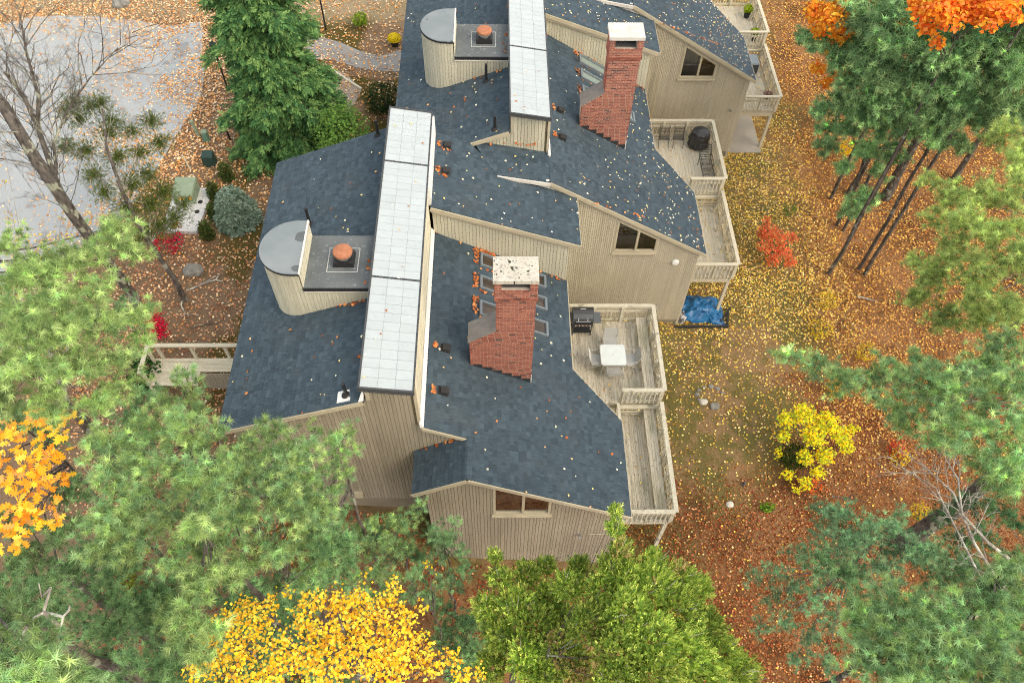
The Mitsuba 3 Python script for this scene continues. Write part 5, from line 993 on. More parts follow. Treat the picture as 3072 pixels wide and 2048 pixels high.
pine('pale-tipped white pine in the lower right corner', (8.6, 4.3), 15.4, [
    (6.00, 3.57, 13.2, 0.34), (6.34, 3.75, 13.3, 0.43), (6.79, 3.90, 13.4, 0.43), (6.16, 3.25, 13.6, 0.47), (6.58, 3.37, 13.8, 0.5), (7.13, 3.59, 13.6, 0.47), (6.28, 2.93, 13.8, 0.47), (6.68, 2.95, 14, 0.52), (7.57, 3.59, 13.6, 0.47), (8.21, 3.89, 13.4, 0.43), (8.69, 3.96, 13.4, 0.47), (8.57, 3.53, 13.8, 0.47), (7.19, 3.01, 14, 0.52), (7.90, 3.26, 13.8, 0.5), (8.06, 2.94, 14, 0.52), (6.04, 2.78, 13.6, 0.38), (6.44, 2.60, 14, 0.49), (7.13, 2.62, 14, 0.49), (7.62, 2.58, 14.2, 0.49)], PINE_B + PINE[:2], low=6, lowz=(9, 12), L=.145, trunk_r=.12)
pine('dull blue-green pine spreading thin see-through boughs over the needle-covered lawn', (10.2, 7.6), 9.6, [
    (7.01, 6.88, 5.4, 0.3), (7.59, 7.05, 5.6, 0.36), (7.21, 6.34, 5.6, 0.36), (8.13, 7.39, 6, 0.4), (7.84, 6.56, 6, 0.42), (8.60, 6.89, 6.4, 0.46), (8.24, 6.04, 6.2, 0.42), (9.14, 7.34, 6.8, 0.46), (9.17, 6.53, 6.8, 0.46), (9.42, 8.34, 6.4, 0.4), (9.02, 8.64, 6, 0.3), (9.70, 7.42, 7.2, 0.48), (9.82, 6.61, 7.2, 0.48), (10.49, 7.77, 7.2, 0.44), (10.52, 6.92, 7.6, 0.48), (11.23, 6.69, 7.6, 0.48), (7.54, 5.66, 5.6, 0.38), (8.08, 5.27, 5.8, 0.42), (8.67, 5.49, 6.2, 0.42), (7.77, 4.82, 5.4, 0.38), (8.44, 4.56, 5.6, 0.4), (7.07, 5.65, 5.2, 0.3), (11.92, 6.46, 7.6, 0.45), (12.50, 6.24, 7.6, 0.45)], [lin(128, 172, 126), lin(144, 186, 134), lin(114, 156, 114)], dens=130, n=30, w=.009, trunk_r=.05, low=7, lowz=(4.6, 6.8), lowr=1.3, lowpal=[lin(128, 172, 126), lin(114, 156, 114)])
pine('deep-green low pine behind the leafless pale tree at the right edge', (15.2, 6.6), 7.6, [
    (12.55, 8.57, 5.8, 0.42), (13.13, 8.66, 6.2, 0.45), (13.68, 8.36, 6.6, 0.5), (14.00, 7.91, 6.8, 0.5), (12.47, 7.70, 6.4, 0.48), (13.00, 7.43, 6.8, 0.5), (13.45, 6.88, 7, 0.5), (11.73, 6.46, 6.6, 0.48), (12.25, 6.21, 7, 0.5), (12.88, 6.09, 7.2, 0.5), (11.10, 5.90, 6.6, 0.4)], [lin(96, 140, 92), lin(84, 124, 82), lin(112, 156, 102)], L=.15, dens=120, n=36, w=.009, trunk_r=.08)
TT = [((18.49, 26.88), 15.5, [(13.33, 24.56, 10.5, 0.9), (14.29, 24.63, 10.8, 0.95), (14.14, 23.77, 10.2, 0.9), (15.21, 23.77, 10.2, 0.95), (13.91, 23.40, 9.4, 0.8), (14.92, 23.17, 9.4, 0.9), (15.77, 22.94, 9.4, 0.9), (14.93, 22.78, 8.4, 0.8), (15.67, 22.42, 8.6, 0.8), (15.53, 22.55, 7.6, 0.7), (14.95, 23.02, 7.4, 0.5), (16.03, 22.32, 7.4, 0.5), (15.44, 22.74, 10.6, 0.9)], .24, 'thick-trunked dark green pine among the long bare trunks, upper right'),
      ((16.81, 27.09), 14.0, [(11.91, 26.30, 8.8, 0.42), (12.43, 25.84, 8.9, 0.62), (13.14, 25.82, 9.2, 0.75), (12.83, 25.43, 10.6, 0.85), (12.66, 24.94, 8.8, 0.72), (13.25, 24.38, 9.4, 0.8), (12.40, 24.34, 7, 0.42), (13.11, 24.48, 7.2, 0.65), (13.42, 24.23, 8.2, 0.75), (13.76, 23.74, 7.4, 0.7), (14.23, 23.62, 8.2, 0.75), (13.67, 24.18, 6.4, 0.5), (14.57, 23.72, 6.8, 0.6), (13.00, 24.40, 6, 0.35), (13.28, 24.42, 5.2, 0.42), (14.67, 23.95, 5.4, 0.5), (15.54, 23.61, 5.6, 0.5), (14.09, 23.94, 4.6, 0.34), (15.41, 23.57, 4.6, 0.34), (14.75, 23.05, 3.4, 0.45), (15.26, 23.22, 3.6, 0.4), (14.48, 22.82, 3, 0.3)], .13, 'blue-green pine nearest the farthest deck, its left bough reaching towards the house row'),
      ((22.26, 28.11), 15.0, [(16.00, 23.55, 11.2, 0.95), (16.63, 22.84, 11.2, 1), (17.19, 22.02, 10.8, 1), (16.36, 22.56, 10.4, 0.95), (17.20, 21.97, 9.8, 0.95), (16.53, 22.48, 9.4, 0.85), (17.15, 22.07, 8.8, 0.8), (16.73, 22.44, 8.2, 0.65), (17.60, 21.37, 9.2, 0.8), (17.10, 22.54, 7, 0.45), (17.07, 23.15, 11.8, 1)], .14, 'dark green pine behind the long bare trunks at the right edge, top corner')]
for b, zt, cl, tr, lb in TT: pine(lb, b, zt, [(x, y, z, r * 1.3) for x, y, z, r in cl], [lin(152, 190, 128), lin(134, 174, 116), lin(172, 204, 138), lin(116, 156, 106)], L=.22, w=.022, n=26, dens=120, trunk_r=tr)
for (x, y), r, h, lb in (((15.88, 26.81), .085, 11, 'leftmost of the long bare pine trunks'), ((17.73, 27.66), .065, 10, 'short-looking bare trunk just left of the thick-trunked pine'), ((15.71, 25.11), .08, 11, 'bare trunk rising from behind the low green pine bough'), ((15.96, 24.72), .07, 12, 'slim bare trunk right of the low green pine bough'),
                        ((15.28, 22.93), .065, 13, 'pale thin bare trunk left of the close pair'), ((16.09, 22.38), .08, 13.5, 'left one of the close pair of long dark trunks'), ((16.21, 22.14), .085, 13.5, 'right one of the close pair of long dark trunks')):
    K = thing('pine_tree', lb, 'pine tree', 'long bare pine trunks on the leaf carpet'); mb = MB(); zz = np.linspace(-.2, h, 14); pth = np.stack([x + .05 * np.cumsum(rng.normal(0, .5, 14)), y + .05 * np.cumsum(rng.normal(0, .5, 14)), zz], -1); mb.tube(pth, np.linspace(r, r * .55, 14), 8); mb.put(part(K, 'trunk'), 'm_bark', smooth=True)
    mb = MB(); cr = MB()
    for _ in range(26):
        z = rng.uniform(2.5, h); i = min(12, int(z / h * 13)); a = rng.uniform(0, 6.3); L_ = rng.uniform(.4, 1.5); s = pth[i] + (pth[i + 1] - pth[i]) * .5; e = s + [L_ * math.cos(a), L_ * math.sin(a), rng.uniform(-.25, .15)]; mb.tube([s, (s + e) / 2 + [0, 0, .06], e], [.018, .012, .004], 4)
    mb.put(part(K, 'dead_limbs'), 'm_bark'); c0 = pth[-1] + rng.normal(0, .3, (26, 3)) * [2.2, 2.2, 1.5]; pp = np.repeat(c0, 14, 0) + rng.normal(0, .25, (364, 3)); needle_tufts(cr, pp, unit(rng.normal(0, .6, (364, 3)) + [0, 0, 1]), 12, .18, .032, pal_pick([lin(84, 128, 92), lin(100, 144, 100)], 364)); cr.put(part(K, 'crown'), 'm_needle', color=True)

# ---- big spruce beside the footpath
def conifer(name, label, cat, base, h, rad, n, pal, L, w, droop, k=7, tr=.16, gap=.25, bare=0.0, rough=.18, power=.85, up0=0.3):
    K = thing(name, label, cat); bx, by = base; g = float(ground_z(bx, by)); mb = MB(); mb.tube([(bx, by, g - .1), (bx + .03, by, g + h * .5), (bx, by, g + h)], [tr, tr * .6, .02], 9); mb.put(part(K, 'trunk'), 'm_bark', smooth=True)
    limbs, cr = MB(), MB(); P_, A_, N_ = [], [], []
    for q in range(n):
        f = (q + rng.uniform(0, 1)) / n; z = g + h * (bare + (1 - bare) * f); R = rad * (1 - f) ** power * (1 - rough + 2 * rough * rng.uniform()) + .05; a = q * 2.39996 + rng.normal(0, .2); d = np.array([math.cos(a), math.sin(a), 0])
        s = np.array([bx, by, z]); e = s + d * R + [0, 0, up0 * R * .5 - droop * R]; mid = s + d * R * .55 + [0, 0, up0 * R * .3 - droop * R * .3]; limbs.tube([s, mid, e], [.012 + .012 * R, .012, .004], 5)
        m = max(5, int(R / L * k)); t = np.sqrt(rng.uniform(.04, 1, m))[:, None]; p = (1 - t) ** 2 * s + 2 * t * (1 - t) * mid + t ** 2 * e; lat = np.cross(d, [0, 0, 1]); sp = rng.normal(0, .36, (m, 1)) * R * (1.05 - t); p = p + lat * sp + rng.normal(0, .05, (m, 3)) + [0, 0, -.25] * np.abs(sp) * droop * 2
        P_.append(p); A_.append(unit(d * .8 + lat * np.sign(sp) * rng.uniform(.1, .9, (m, 1)) + [0, 0, -droop * .7] + rng.normal(0, .25, (m, 3)))); N_.append(unit(rng.normal(0, .35, (m, 3)) + [0, 0, 1] + d * .25))
    limbs.put(part(K, 'limbs'), 'm_bark'); p = np.vstack(P_); fronds(cr, p, np.vstack(A_), np.vstack(N_), L, w, pal_pick(pal, len(p), .16)); cr.put(part(K, 'crown'), 'm_needle', color=True); return K
SPR = [lin(94, 136, 84), lin(78, 118, 74), lin(110, 150, 92), lin(130, 166, 102), lin(66, 104, 68)]
conifer('spruce_tree', 'tall dark-green spruce between street and footpath, tips drooping', 'spruce', (-9.0, 27.4), 15.5, 2.1, 380, SPR, .34, .06, .42, k=13, tr=.2, rough=.42, power=.55)
conifer('blue_spruce', 'small dense silvery-blue spruce beside the transformer pad', 'spruce', (-10.62, 22.75), 1.65, .78, 190, [lin(142, 166, 150), lin(118, 142, 128), lin(162, 182, 166), lin(100, 124, 108)], .17, .032, .12, k=16, tr=.06, power=.62, rough=.12)
for (x, y), lb in (((-11.45, 25.05), 'little green columnar conifer between dark utility box and blue spruce'), ((-11.5, 22.75), 'little olive columnar conifer close to the pad edge'), ((-11.62, 21.75), 'little dull columnar conifer below the pad corner'), ((-11.75, 23.95), 'thin olive columnar conifer right of the transformer cabinet')):
    conifer('small_conifer', lb, 'small conifer', (x, y), .85, .13, 50, [lin(70, 90, 48), lin(92, 100, 55), lin(60, 78, 44)], .14, .03, -.3, k=9, tr=.03)

# ---- lime-green cedar close below the viewer
def cedar(label, clumps, base, ztop, pal, group=None):
    K = thing('cedar_tree', label, 'cedar', group); bx, by = base; g = float(ground_z(bx, by)); mb = MB(); mb.tube([(bx, by, g - .1), (bx + .05, by, g + (ztop - g) * .5), (bx, by, ztop)], [.16, .1, .02], 9); mb.put(part(K, 'trunk'), 'm_bark', smooth=True)
    limbs, cr = MB(), MB(); tw = MB()
    for cx, cy, cz, r in clumps:
        c = np.array([cx, cy, cz]); hd = math.hypot(cx - bx, cy - by); s = np.array([bx, by, max(g + .8, min(ztop - .1, cz - .5 - .6 * hd))]); limbs.tube([s, (s + c) / 2 - [0, 0, .25 * hd], c], [.012 + .006 * hd, .010, .004], 6)
        out = unit(c - s + [0, 0, .5]); m = int(1000 * r * r / .2) + 60; d = unit(rng.normal(size=(m, 3))); d[:, 2] = d[:, 2] * .9 + .12; p = c + d * r * rng.uniform(.25, 1.05, (m, 1)) ** .6 * [1, 1, .85] * (1 + 1.0 * (meshkit.noise(d * 2.2 + c) - .5)[:, None])
        ax = unit(d * .8 + out * .5 + [0, 0, .35] + rng.normal(0, .3, (m, 3))); col = pal_pick(pal, m, .22) * np.exp(rng.normal(0, .16)); tan = meshkit.noise(p * 1.6 + 3) > .70; col[tan & (rng.uniform(size=m) < .5)] = lin(196, 172, 118)
        fronds(cr, p, ax, unit(rng.normal(0, .6, (m, 3)) + [0, 0, .8]), .125, .020, col, k=8)
        for _ in range(int(16 * r / .5)):
            a = c + unit(rng.normal(size=3)) * r * rng.uniform(.2, .95); b = a + unit(unit(a - s) + rng.normal(0, .5, 3)) * rng.uniform(.12, .35); tw.tube([a, (a + b) / 2 + rng.normal(0, .02, 3), b], [.007, .005, .002], 4, cap=False)
    limbs.put(part(K, 'limbs'), 'm_bark'); tw.put(part(K, 'twigs'), 'm_bark_pale'); cr.put(part(K, 'crown'), 'm_needle', color=True)
CED = [lin(186, 204, 96), lin(168, 192, 86), lin(204, 218, 114), lin(146, 174, 78), lin(122, 154, 70), lin(100, 132, 62)]
cedar('lime-green cedar with a pointed top in front of the nearest gable, bottom centre', [(2.44, 6.40, 11.4, 0.1), (2.44, 6.10, 11.2, 0.17), (2.54, 5.70, 11, 0.22), (2.32, 5.45, 10.8, 0.25), (2.73, 5.24, 10.6, 0.34), (2.20, 5.13, 10.4, 0.36), (1.79, 5.79, 9.8, 0.2), (1.58, 5.36, 9.8, 0.34), (3.35, 5.74, 10.2, 0.24), (3.21, 5.06, 10.6, 0.42), (3.87, 5.36, 10.2, 0.34), (4.32, 5.30, 9.8, 0.28), (3.74, 4.67, 10.4, 0.44), (2.59, 4.48, 10.8, 0.46), (1.93, 4.42, 10.4, 0.44), (4.33, 4.42, 10, 0.4), (3.06, 3.97, 10.8, 0.48), (2.35, 3.73, 10.8, 0.46), (3.80, 3.81, 10.4, 0.46), (4.66, 3.94, 9.8, 0.34), (2.99, 3.32, 10.8, 0.46), (4.13, 3.40, 10.2, 0.42), (5.02, 3.64, 9.6, 0.32), (2.25, 3.29, 10.6, 0.4), (5.30, 3.59, 9.2, 0.22)], (1.05, 4.0), 10.2, CED)
cedar('smaller lime-green cedar left of the pointed one, tip against the siding', [(-0.05, 6.21, 9.2, 0.14), (0.08, 5.77, 9, 0.26), (0.68, 5.93, 8.8, 0.3), (1.15, 6.20, 8.6, 0.2), (-0.22, 5.21, 8.6, 0.32), (0.46, 5.18, 9, 0.4), (1.16, 5.43, 8.8, 0.36), (0.84, 4.71, 9, 0.44), (0.07, 4.63, 8.6, 0.36), (1.43, 4.85, 8.8, 0.4), (1.37, 4.11, 9.2, 0.46), (0.64, 4.12, 8.8, 0.42), (-0.12, 4.07, 8.2, 0.34), (1.81, 3.75, 9.2, 0.42), (1.00, 3.67, 8.8, 0.4)], (.35, 4.4), 8.4, CED)

# ---- broadleaf trees
def broad(name, label, cat, base, ztop, clumps, size, pal, per, bark='m_bark', tr=.09, asp=.42, group=None, shape=None, up=.5, twig=7):
    K = thing(name, label, cat, group); bx, by = base[:2]; g = float(ground_z(bx, by)); mb = MB(); cr = MB()
    zs = np.linspace(g - .1, ztop, 9); mb.tube(np.stack([bx + .06 * np.sin(zs * 1.3), by + .06 * np.cos(zs * 1.1), zs], -1), np.linspace(tr, .012, 9), 8); mb.put(part(K, 'trunk'), bark, smooth=True); mb = MB()
    for cx, cy, cz, r in clumps:
        c = np.array([cx, cy, cz]); hd = math.hypot(cx - bx, cy - by); s = np.array([bx, by, max(g + .3, min(ztop, cz - .3 - .9 * hd))]); mb.tube([s, (s + c) / 2 + [0, 0, .1 * hd], c], [.012 + .012 * hd, .012, .006], 5)
        for _ in range(twig):
            e = c + unit(rng.normal(size=3)) * r * rng.uniform(.6, 1); mb.tube([c, (c + e) / 2 + rng.normal(0, .03, 3), e], [.006, .004, .002], 4, cap=False)
        n = int(per * (r / .4) ** 2); d = unit(rng.normal(size=(n, 3))); p = c + d * r * rng.uniform(.15, 1.1, (n, 1)) ** .55 * [1, 1, .75] + rng.normal(0, .05, (n, 3)); nr = unit(d * .5 + [0, 0, up] + rng.normal(0, .5, (n, 3)))
        (shape or leaves)(cr, p, nr, size, pal, **({} if shape else {'asp': asp}))
    mb.put(part(K, 'limbs'), bark); cr.put(part(K, 'leaves'), 'm_leaf', color=True)
def oak_leaves(mb, p, nr, size, pal):
    side = np.array([(0, .02), (.12, .05), (.16, .17), (.24, .30), (.30, .15), (.40, .16), (.50, .42), (.57, .19), (.66, .18), (.78, .34), (.83, .14), (.91, .13), (1, 0)])
    out = np.vstack([side, side[::-1][1:] * [1, -1]]); n = len(out)
    for q in range(len(p)):
        a = unit(np.cross(nr[q], rng.normal(size=3))); b = np.cross(nr[q], a); L = size * rng.uniform(.75, 1.2); bend = rng.uniform(-.15, .3)
        V = p[q] + a * ((out[:, :1] - .4) * L) + b * (out[:, 1:] * L) + nr[q] * (-bend * (out[:, :1] - .5) ** 2 * L + .25 * np.abs(out[:, 1:]) * L * rng.uniform(-.3, .6))
        mid = p[q] + a * ((side[:, :1] - .4) * L) + nr[q] * (-bend * (side[:, :1] - .5) ** 2 * L); m = len(side); f = []
        for i in range(m - 1): f += [[i, i + 1, n + i + 1], [i, n + i + 1, n + i], [n + i, n + i + 1, (n - 1 - i) if i else 0], [n + i + 1, n - 2 - i + (0), (n - 1 - i) if i else 0]]
        f = [[min(x, n + m - 1) for x in t] for t in f]; mb.add(np.vstack([V, mid]), f, col=pal[rng.integers(len(pal))] * rng.uniform(.8, 1.2))
YEL = [lin(250, 218, 66), lin(246, 206, 54), lin(252, 226, 90), lin(234, 184, 50), lin(206, 206, 88), lin(204, 160, 62)]
broad('birch_tree', 'golden-yellow birch at the bottom edge left of the cedar', 'birch', (-2.3, 3.2), 15.6, [(-1.74, 4.20, 13.6, 0.13), (-1.83, 3.98, 13.6, 0.22), (-2.37, 4.60, 13, 0.07), (-3.49, 4.04, 13.8, 0.1), (-2.97, 3.87, 14, 0.2), (-2.57, 3.80, 14, 0.26), (-2.19, 3.76, 14, 0.28), (-3.02, 3.51, 14.2, 0.26), (-3.77, 3.93, 13.6, 0.16), (-4.19, 3.89, 13.6, 0.18), (-4.30, 3.63, 13.8, 0.24), (-3.81, 3.50, 14, 0.26), (-4.61, 3.43, 13.8, 0.24), (-3.97, 3.13, 14.2, 0.3), (-3.30, 3.01, 14.4, 0.28), (-4.46, 2.98, 14, 0.28), (-3.96, 2.75, 14.2, 0.3), (-3.38, 2.64, 14.4, 0.3), (-2.73, 3.13, 14.4, 0.3), (-2.35, 3.26, 14.4, 0.32), (-1.92, 3.37, 14.2, 0.3), (-1.50, 3.61, 13.8, 0.22), (-1.26, 3.86, 13.4, 0.1), (-1.56, 3.10, 14.2, 0.3), (-2.01, 2.83, 14.6, 0.34), (-2.51, 2.65, 14.6, 0.34), (-2.89, 2.82, 14.4, 0.24), (-1.58, 2.68, 14.4, 0.34), (-1.26, 3.20, 13.8, 0.22), (-1.08, 2.87, 13.8, 0.24), (-0.73, 3.09, 13.4, 0.18), (-0.58, 2.85, 13.4, 0.16), (-0.31, 2.90, 13, 0.12), (-4.69, 2.80, 13.8, 0.2)], .058, [c * 1.2 for c in YEL], 360, asp=.46, tr=.06, up=1.1)
broad('birch_tree', 'lone sprig of yellow leaves above the main golden birch', 'birch', (-1.5, 5.4), 9.2, [(-1.59, 6.21, 8.8, 0.1), (-1.44, 5.91, 8.6, 0.05), (-2.32, 5.86, 8.8, 0.08)], .06, YEL, 200, tr=.03, twig=4)
OAK = [lin(250, 210, 72), lin(246, 196, 60), lin(252, 220, 96), lin(238, 172, 62), lin(226, 170, 96)]
broad('oak_tree', 'orange-yellow oak with large lobed leaves at the left edge', 'oak', (-9.3, 7.6), 14.6, [(-8.83, 7.64, 13.4, 0.26), (-8.42, 7.65, 13.2, 0.22), (-9.00, 7.20, 13.6, 0.26), (-9.19, 7.06, 13.6, 0.26), (-8.53, 7.21, 13.4, 0.24), (-8.96, 6.62, 13.6, 0.28), (-8.52, 6.57, 13.5, 0.28), (-8.36, 6.90, 13.2, 0.22), (-8.71, 6.10, 13.6, 0.28), (-8.35, 6.23, 13.3, 0.26), (-8.21, 6.50, 12.9, 0.16), (-8.46, 5.76, 13.4, 0.24), (-8.17, 5.89, 13.1, 0.18), (-8.69, 5.52, 13.4, 0.28), (-8.32, 5.51, 13.2, 0.24), (-8.60, 5.19, 13.2, 0.24), (-8.12, 5.67, 12.9, 0.1)], .20, [c * 1.2 for c in OAK], 52, shape=oak_leaves, twig=4, tr=.06, up=1.1)
ORA = [lin(252, 188, 64), lin(248, 164, 56), lin(253, 206, 82), lin(238, 138, 56)]; RED = [lin(244, 132, 64), lin(232, 108, 56), lin(250, 160, 84), lin(220, 90, 52)]
broad('maple_tree', 'orange maple glowing behind the left end of the upper right pines', 'maple', (17.3, 32.0), 11.2, [(11.44, 25.90, 10.2, 0.42), (11.81, 25.08, 10.4, 0.45), (12.04, 25.69, 10.6, 0.45), (11.74, 25.62, 9.6, 0.34), (12.44, 25.20, 9.8, 0.41), (12.31, 25.49, 9, 0.31), (12.53, 26.18, 7.6, 0.29), (13.20, 26.18, 7.4, 0.33), (13.67, 25.92, 7.6, 0.34), (13.05, 26.03, 7, 0.25), (13.71, 25.90, 7, 0.25), (14.28, 25.66, 7.6, 0.27), (12.33, 25.30, 10.6, 0.41), (13.84, 24.12, 10.8, 0.27)], .16, ORA, 170, up=1)
broad('maple_tree', 'red-orange maple along the top edge in the upper right', 'maple', (14.68, 22.14, 12.6), 14.6, [(13.03, 21.93, 12.8, 0.38), (13.26, 21.54, 13.2, 0.51), (13.29, 21.75, 12.4, 0.34), (13.67, 21.30, 13, 0.48), (14.28, 21.44, 13.2, 0.48), (13.87, 21.85, 11.8, 0.27), (14.54, 20.93, 13.6, 0.45), (14.98, 20.72, 13.6, 0.45), (14.46, 20.83, 13.2, 0.38), (14.41, 21.35, 13.4, 0.41), (13.82, 21.65, 13.2, 0.48), (13.03, 22.38, 12.8, 0.34)], .16, RED[:1] + ORA + [RED[2]], 150, up=1)
broad('maple_sapling', 'small orange maple glimpsed through the pine at the right edge', 'maple', (16.3, 14.6), 4.5, [(17.20, 13.55, 4, 0.34), (17.34, 13.13, 4, 0.28), (17.19, 13.36, 3.6, 0.22), (17.60, 13.18, 3, 0.2)], .10, [lin(225, 100, 40), lin(210, 85, 40), lin(235, 130, 60)], 260, tr=.03)
YG = [lin(226, 214, 50), lin(205, 205, 55), lin(186, 196, 62), lin(236, 200, 44), lin(160, 180, 60)]
broad('yellow_shrub', 'big yellow-green shrub on the lawn in front of the right-hand pines', 'shrub', (11.75, 13.4), 2.2, [(11.15, 13.99, 1.9, 0.4), (10.63, 13.95, 1.5, 0.34), (11.86, 13.63, 1.9, 0.42), (11.36, 13.21, 1.7, 0.42), (12.35, 13.26, 1.6, 0.36), (12.67, 13.03, 1.2, 0.28), (11.80, 12.68, 1.2, 0.34), (11.15, 12.70, 1, 0.3), (10.46, 13.48, 1.2, 0.24), (11.62, 12.23, 0.7, 0.26), (11.14, 11.90, 0.5, 0.24), (10.62, 12.29, 0.4, 0.2), (12.94, 13.58, 1.5, 0.2), (10.40, 13.07, 0.6, 0.16), (10.85, 11.74, 0.3, 0.14)], .10, [c * 1.35 for c in YG], 330, tr=.03, up=1.0)
plant('dark_shrub', 'dark green rounded bush tucked under the yellow shrub', 'shrub', (10.95, 12.95, .55), (.58, .55, .55), 1500, .055, [lin(52, 74, 30), lin(66, 88, 36), lin(42, 60, 28)], base=0)
broad('orange_sapling', 'small orange-red sapling at the foot of the yellow shrub', 'sapling', (11.75, 11.9), .7, [(11.53, 11.90, 0.5, 0.2), (11.36, 11.69, 0.4, 0.16), (11.74, 11.82, 0.3, 0.14)], .085, [lin(238, 120, 50), lin(226, 96, 44), lin(240, 146, 70)], 130, tr=.012)
plant('green_plant', 'low bright-green plant alone on the needle-covered lawn', 'plant', (9.72, 11.15, .16), (.27, .2, .16), 110, .10, [lin(110, 150, 50), lin(130, 170, 60)], base=0)
broad('red_shrub', 'airy red and orange shrub on the leaf-covered lawn beyond the middle deck', 'shrub', (12.3, 23.2), 1.5, [(11.85, 23.49, 1.2, 0.4), (12.25, 23.11, 1.2, 0.42), (11.72, 22.87, 0.9, 0.38), (12.43, 22.62, 0.9, 0.38), (12.00, 22.38, 0.6, 0.34), (12.78, 22.35, 0.5, 0.3), (11.68, 23.63, 0.9, 0.25), (12.97, 23.38, 0.9, 0.25), (11.81, 23.91, 1.3, 0.22)], .10, [lin(234, 112, 80), lin(226, 130, 84), lin(210, 146, 86), lin(240, 130, 96)], 230, tr=.02)
plant('green_sapling', 'small green sapling just beyond the red shrub', 'sapling', (13.45, 25.5, .45), (.35, .35, .45), 130, .09, [lin(110, 135, 60), lin(90, 118, 55)], base=0)
plant('yellow_sapling', 'bright yellow sapling between the leftmost bare trunks', 'sapling', (17.0, 29.4, .6), (.5, .45, .4), 260, .11, [lin(240, 210, 50), lin(228, 196, 44)], base=0)
for u_, v_, lb, n in ((1893, 690, 'row of tiny yellow saplings along the leaf carpet edge, upper one', 220), (1905, 740, 'tiny yellow sapling below the row on the leaf carpet edge', 150), (1988, 812, 'yellow sapling showing above the long pine bough', 220), (1925, 895, 'yellowish sprig just below the long pine bough', 160)): pass
for (x, y, z), lb, n, r in (((13.95, 20.28, 0.4), 'yellow sapling on the leaf carpet edge, farther of two', 240, .5), ((13.33, 18.81, 0.4), 'yellow sapling on the leaf carpet edge, nearer of two', 240, .55), ((14.93, 17.67, 0.4), 'yellow sapling showing just above the long pine bough', 220, .42), ((13.36, 15.99, 0.4), 'yellow sprig just below the long pine bough', 260, .5), ((14.98, 12.97, 0.4), 'yellowish low plant at the foot of the bare grey tree', 200, .4), ((15.07, 10.84, 0.4), 'yellow sprig beside the thick lichen-flecked pine trunk', 200, .36), ((14.98, 13.38, 0.3), 'red-leaved low plant at the foot of the bare grey tree', 160, .4)):
    plant('yellow_sapling' if 'red' not in lb else 'red_plant', lb, 'sapling', (x, y, z), (r, r, .38), n, .075, [lin(232, 200, 60), lin(214, 184, 58), lin(190, 180, 70)] if 'red' not in lb else [lin(210, 80, 50), lin(190, 66, 48)], base=0)
CRIM = [lin(214, 40, 76), lin(190, 32, 62), lin(230, 60, 92)]
broad('burning_bush', 'thin crimson shrub at the corner of the transformer pad', 'shrub', (-12.7, 21.4), 4.0, [(-12.52, 21.52, 3.7, 0.22), (-12.44, 21.11, 3.4, 0.22), (-12.95, 21.18, 3.2, 0.26), (-12.78, 20.90, 3, 0.24), (-13.40, 21.29, 3.2, 0.26), (-13.49, 21.01, 3, 0.24), (-13.25, 21.54, 3.3, 0.18)], .075, CRIM, 260, tr=.015)
broad('burning_bush', 'dense crimson shrub above the entrance deck', 'shrub', (-12.45, 17.1), 3.9, [(-12.36, 17.17, 3.6, 0.26), (-12.21, 16.92, 3.4, 0.26), (-12.48, 16.78, 3.2, 0.24), (-12.17, 16.75, 3.1, 0.2), (-12.55, 17.02, 3.4, 0.22)], .075, CRIM, 420, tr=.015)
plant('rhododendron', 'dark glossy evergreen shrub in the corner of the entrance deck rail', 'shrub', (-12.15, 14.75, 3.45), (.62, .7, .75), 900, .11, [lin(50, 92, 46), lin(38, 74, 38), lin(70, 112, 56)], base=2.6)
plant('juniper_shrub', 'bright feathery green shrub at the back of the nearest left roof', 'shrub', (-6.3, 25.3, 4.6), (1.15, 1.5, 1.75), 3600, .11, [lin(112, 150, 76), lin(92, 132, 66), lin(130, 166, 84)], base=2.6, up=.9)
plant('juniper_shrub', 'lower feathery green shrub left of the bright one at the roof edge', 'shrub', (-7.4, 24.0, 3.9), (.9, 1.0, 1.15), 1700, .11, [lin(104, 140, 74), lin(84, 122, 62), lin(122, 150, 84)], base=2.6, up=.9)
plant('evergreen_shrub', 'dark green shrub beside the middle house eave, past the gravel path', 'shrub', (-5.1, 29.6, 3.3), (.95, .9, .75), 1300, .09, [lin(48, 70, 44), lin(60, 84, 50), lin(38, 56, 36)], base=2.6)
# yellow sparse shrub over the street, far left
broad('birch_sapling', 'thin yellow-leaved sapling with pale twigs over the street at the left edge', 'birch', (-14.6, 13.6), 9.6, [(-15.09, 17.26, 8.6, 0.3), (-14.17, 16.36, 8.8, 0.34), (-13.49, 16.28, 8.8, 0.3), (-14.44, 16.02, 8.8, 0.34), (-13.79, 17.64, 8.2, 0.22), (-13.18, 17.27, 8.4, 0.22), (-15.91, 18.97, 8.4, 0.12), (-13.21, 18.21, 8, 0.15), (-13.73, 15.93, 8.6, 0.3), (-13.14, 16.54, 8.6, 0.24), (-16.33, 20.39, 8.6, 0.14)], .07, YEL + [lin(150, 150, 60)], 48, bark='m_bark_pale', tr=.04, twig=9)

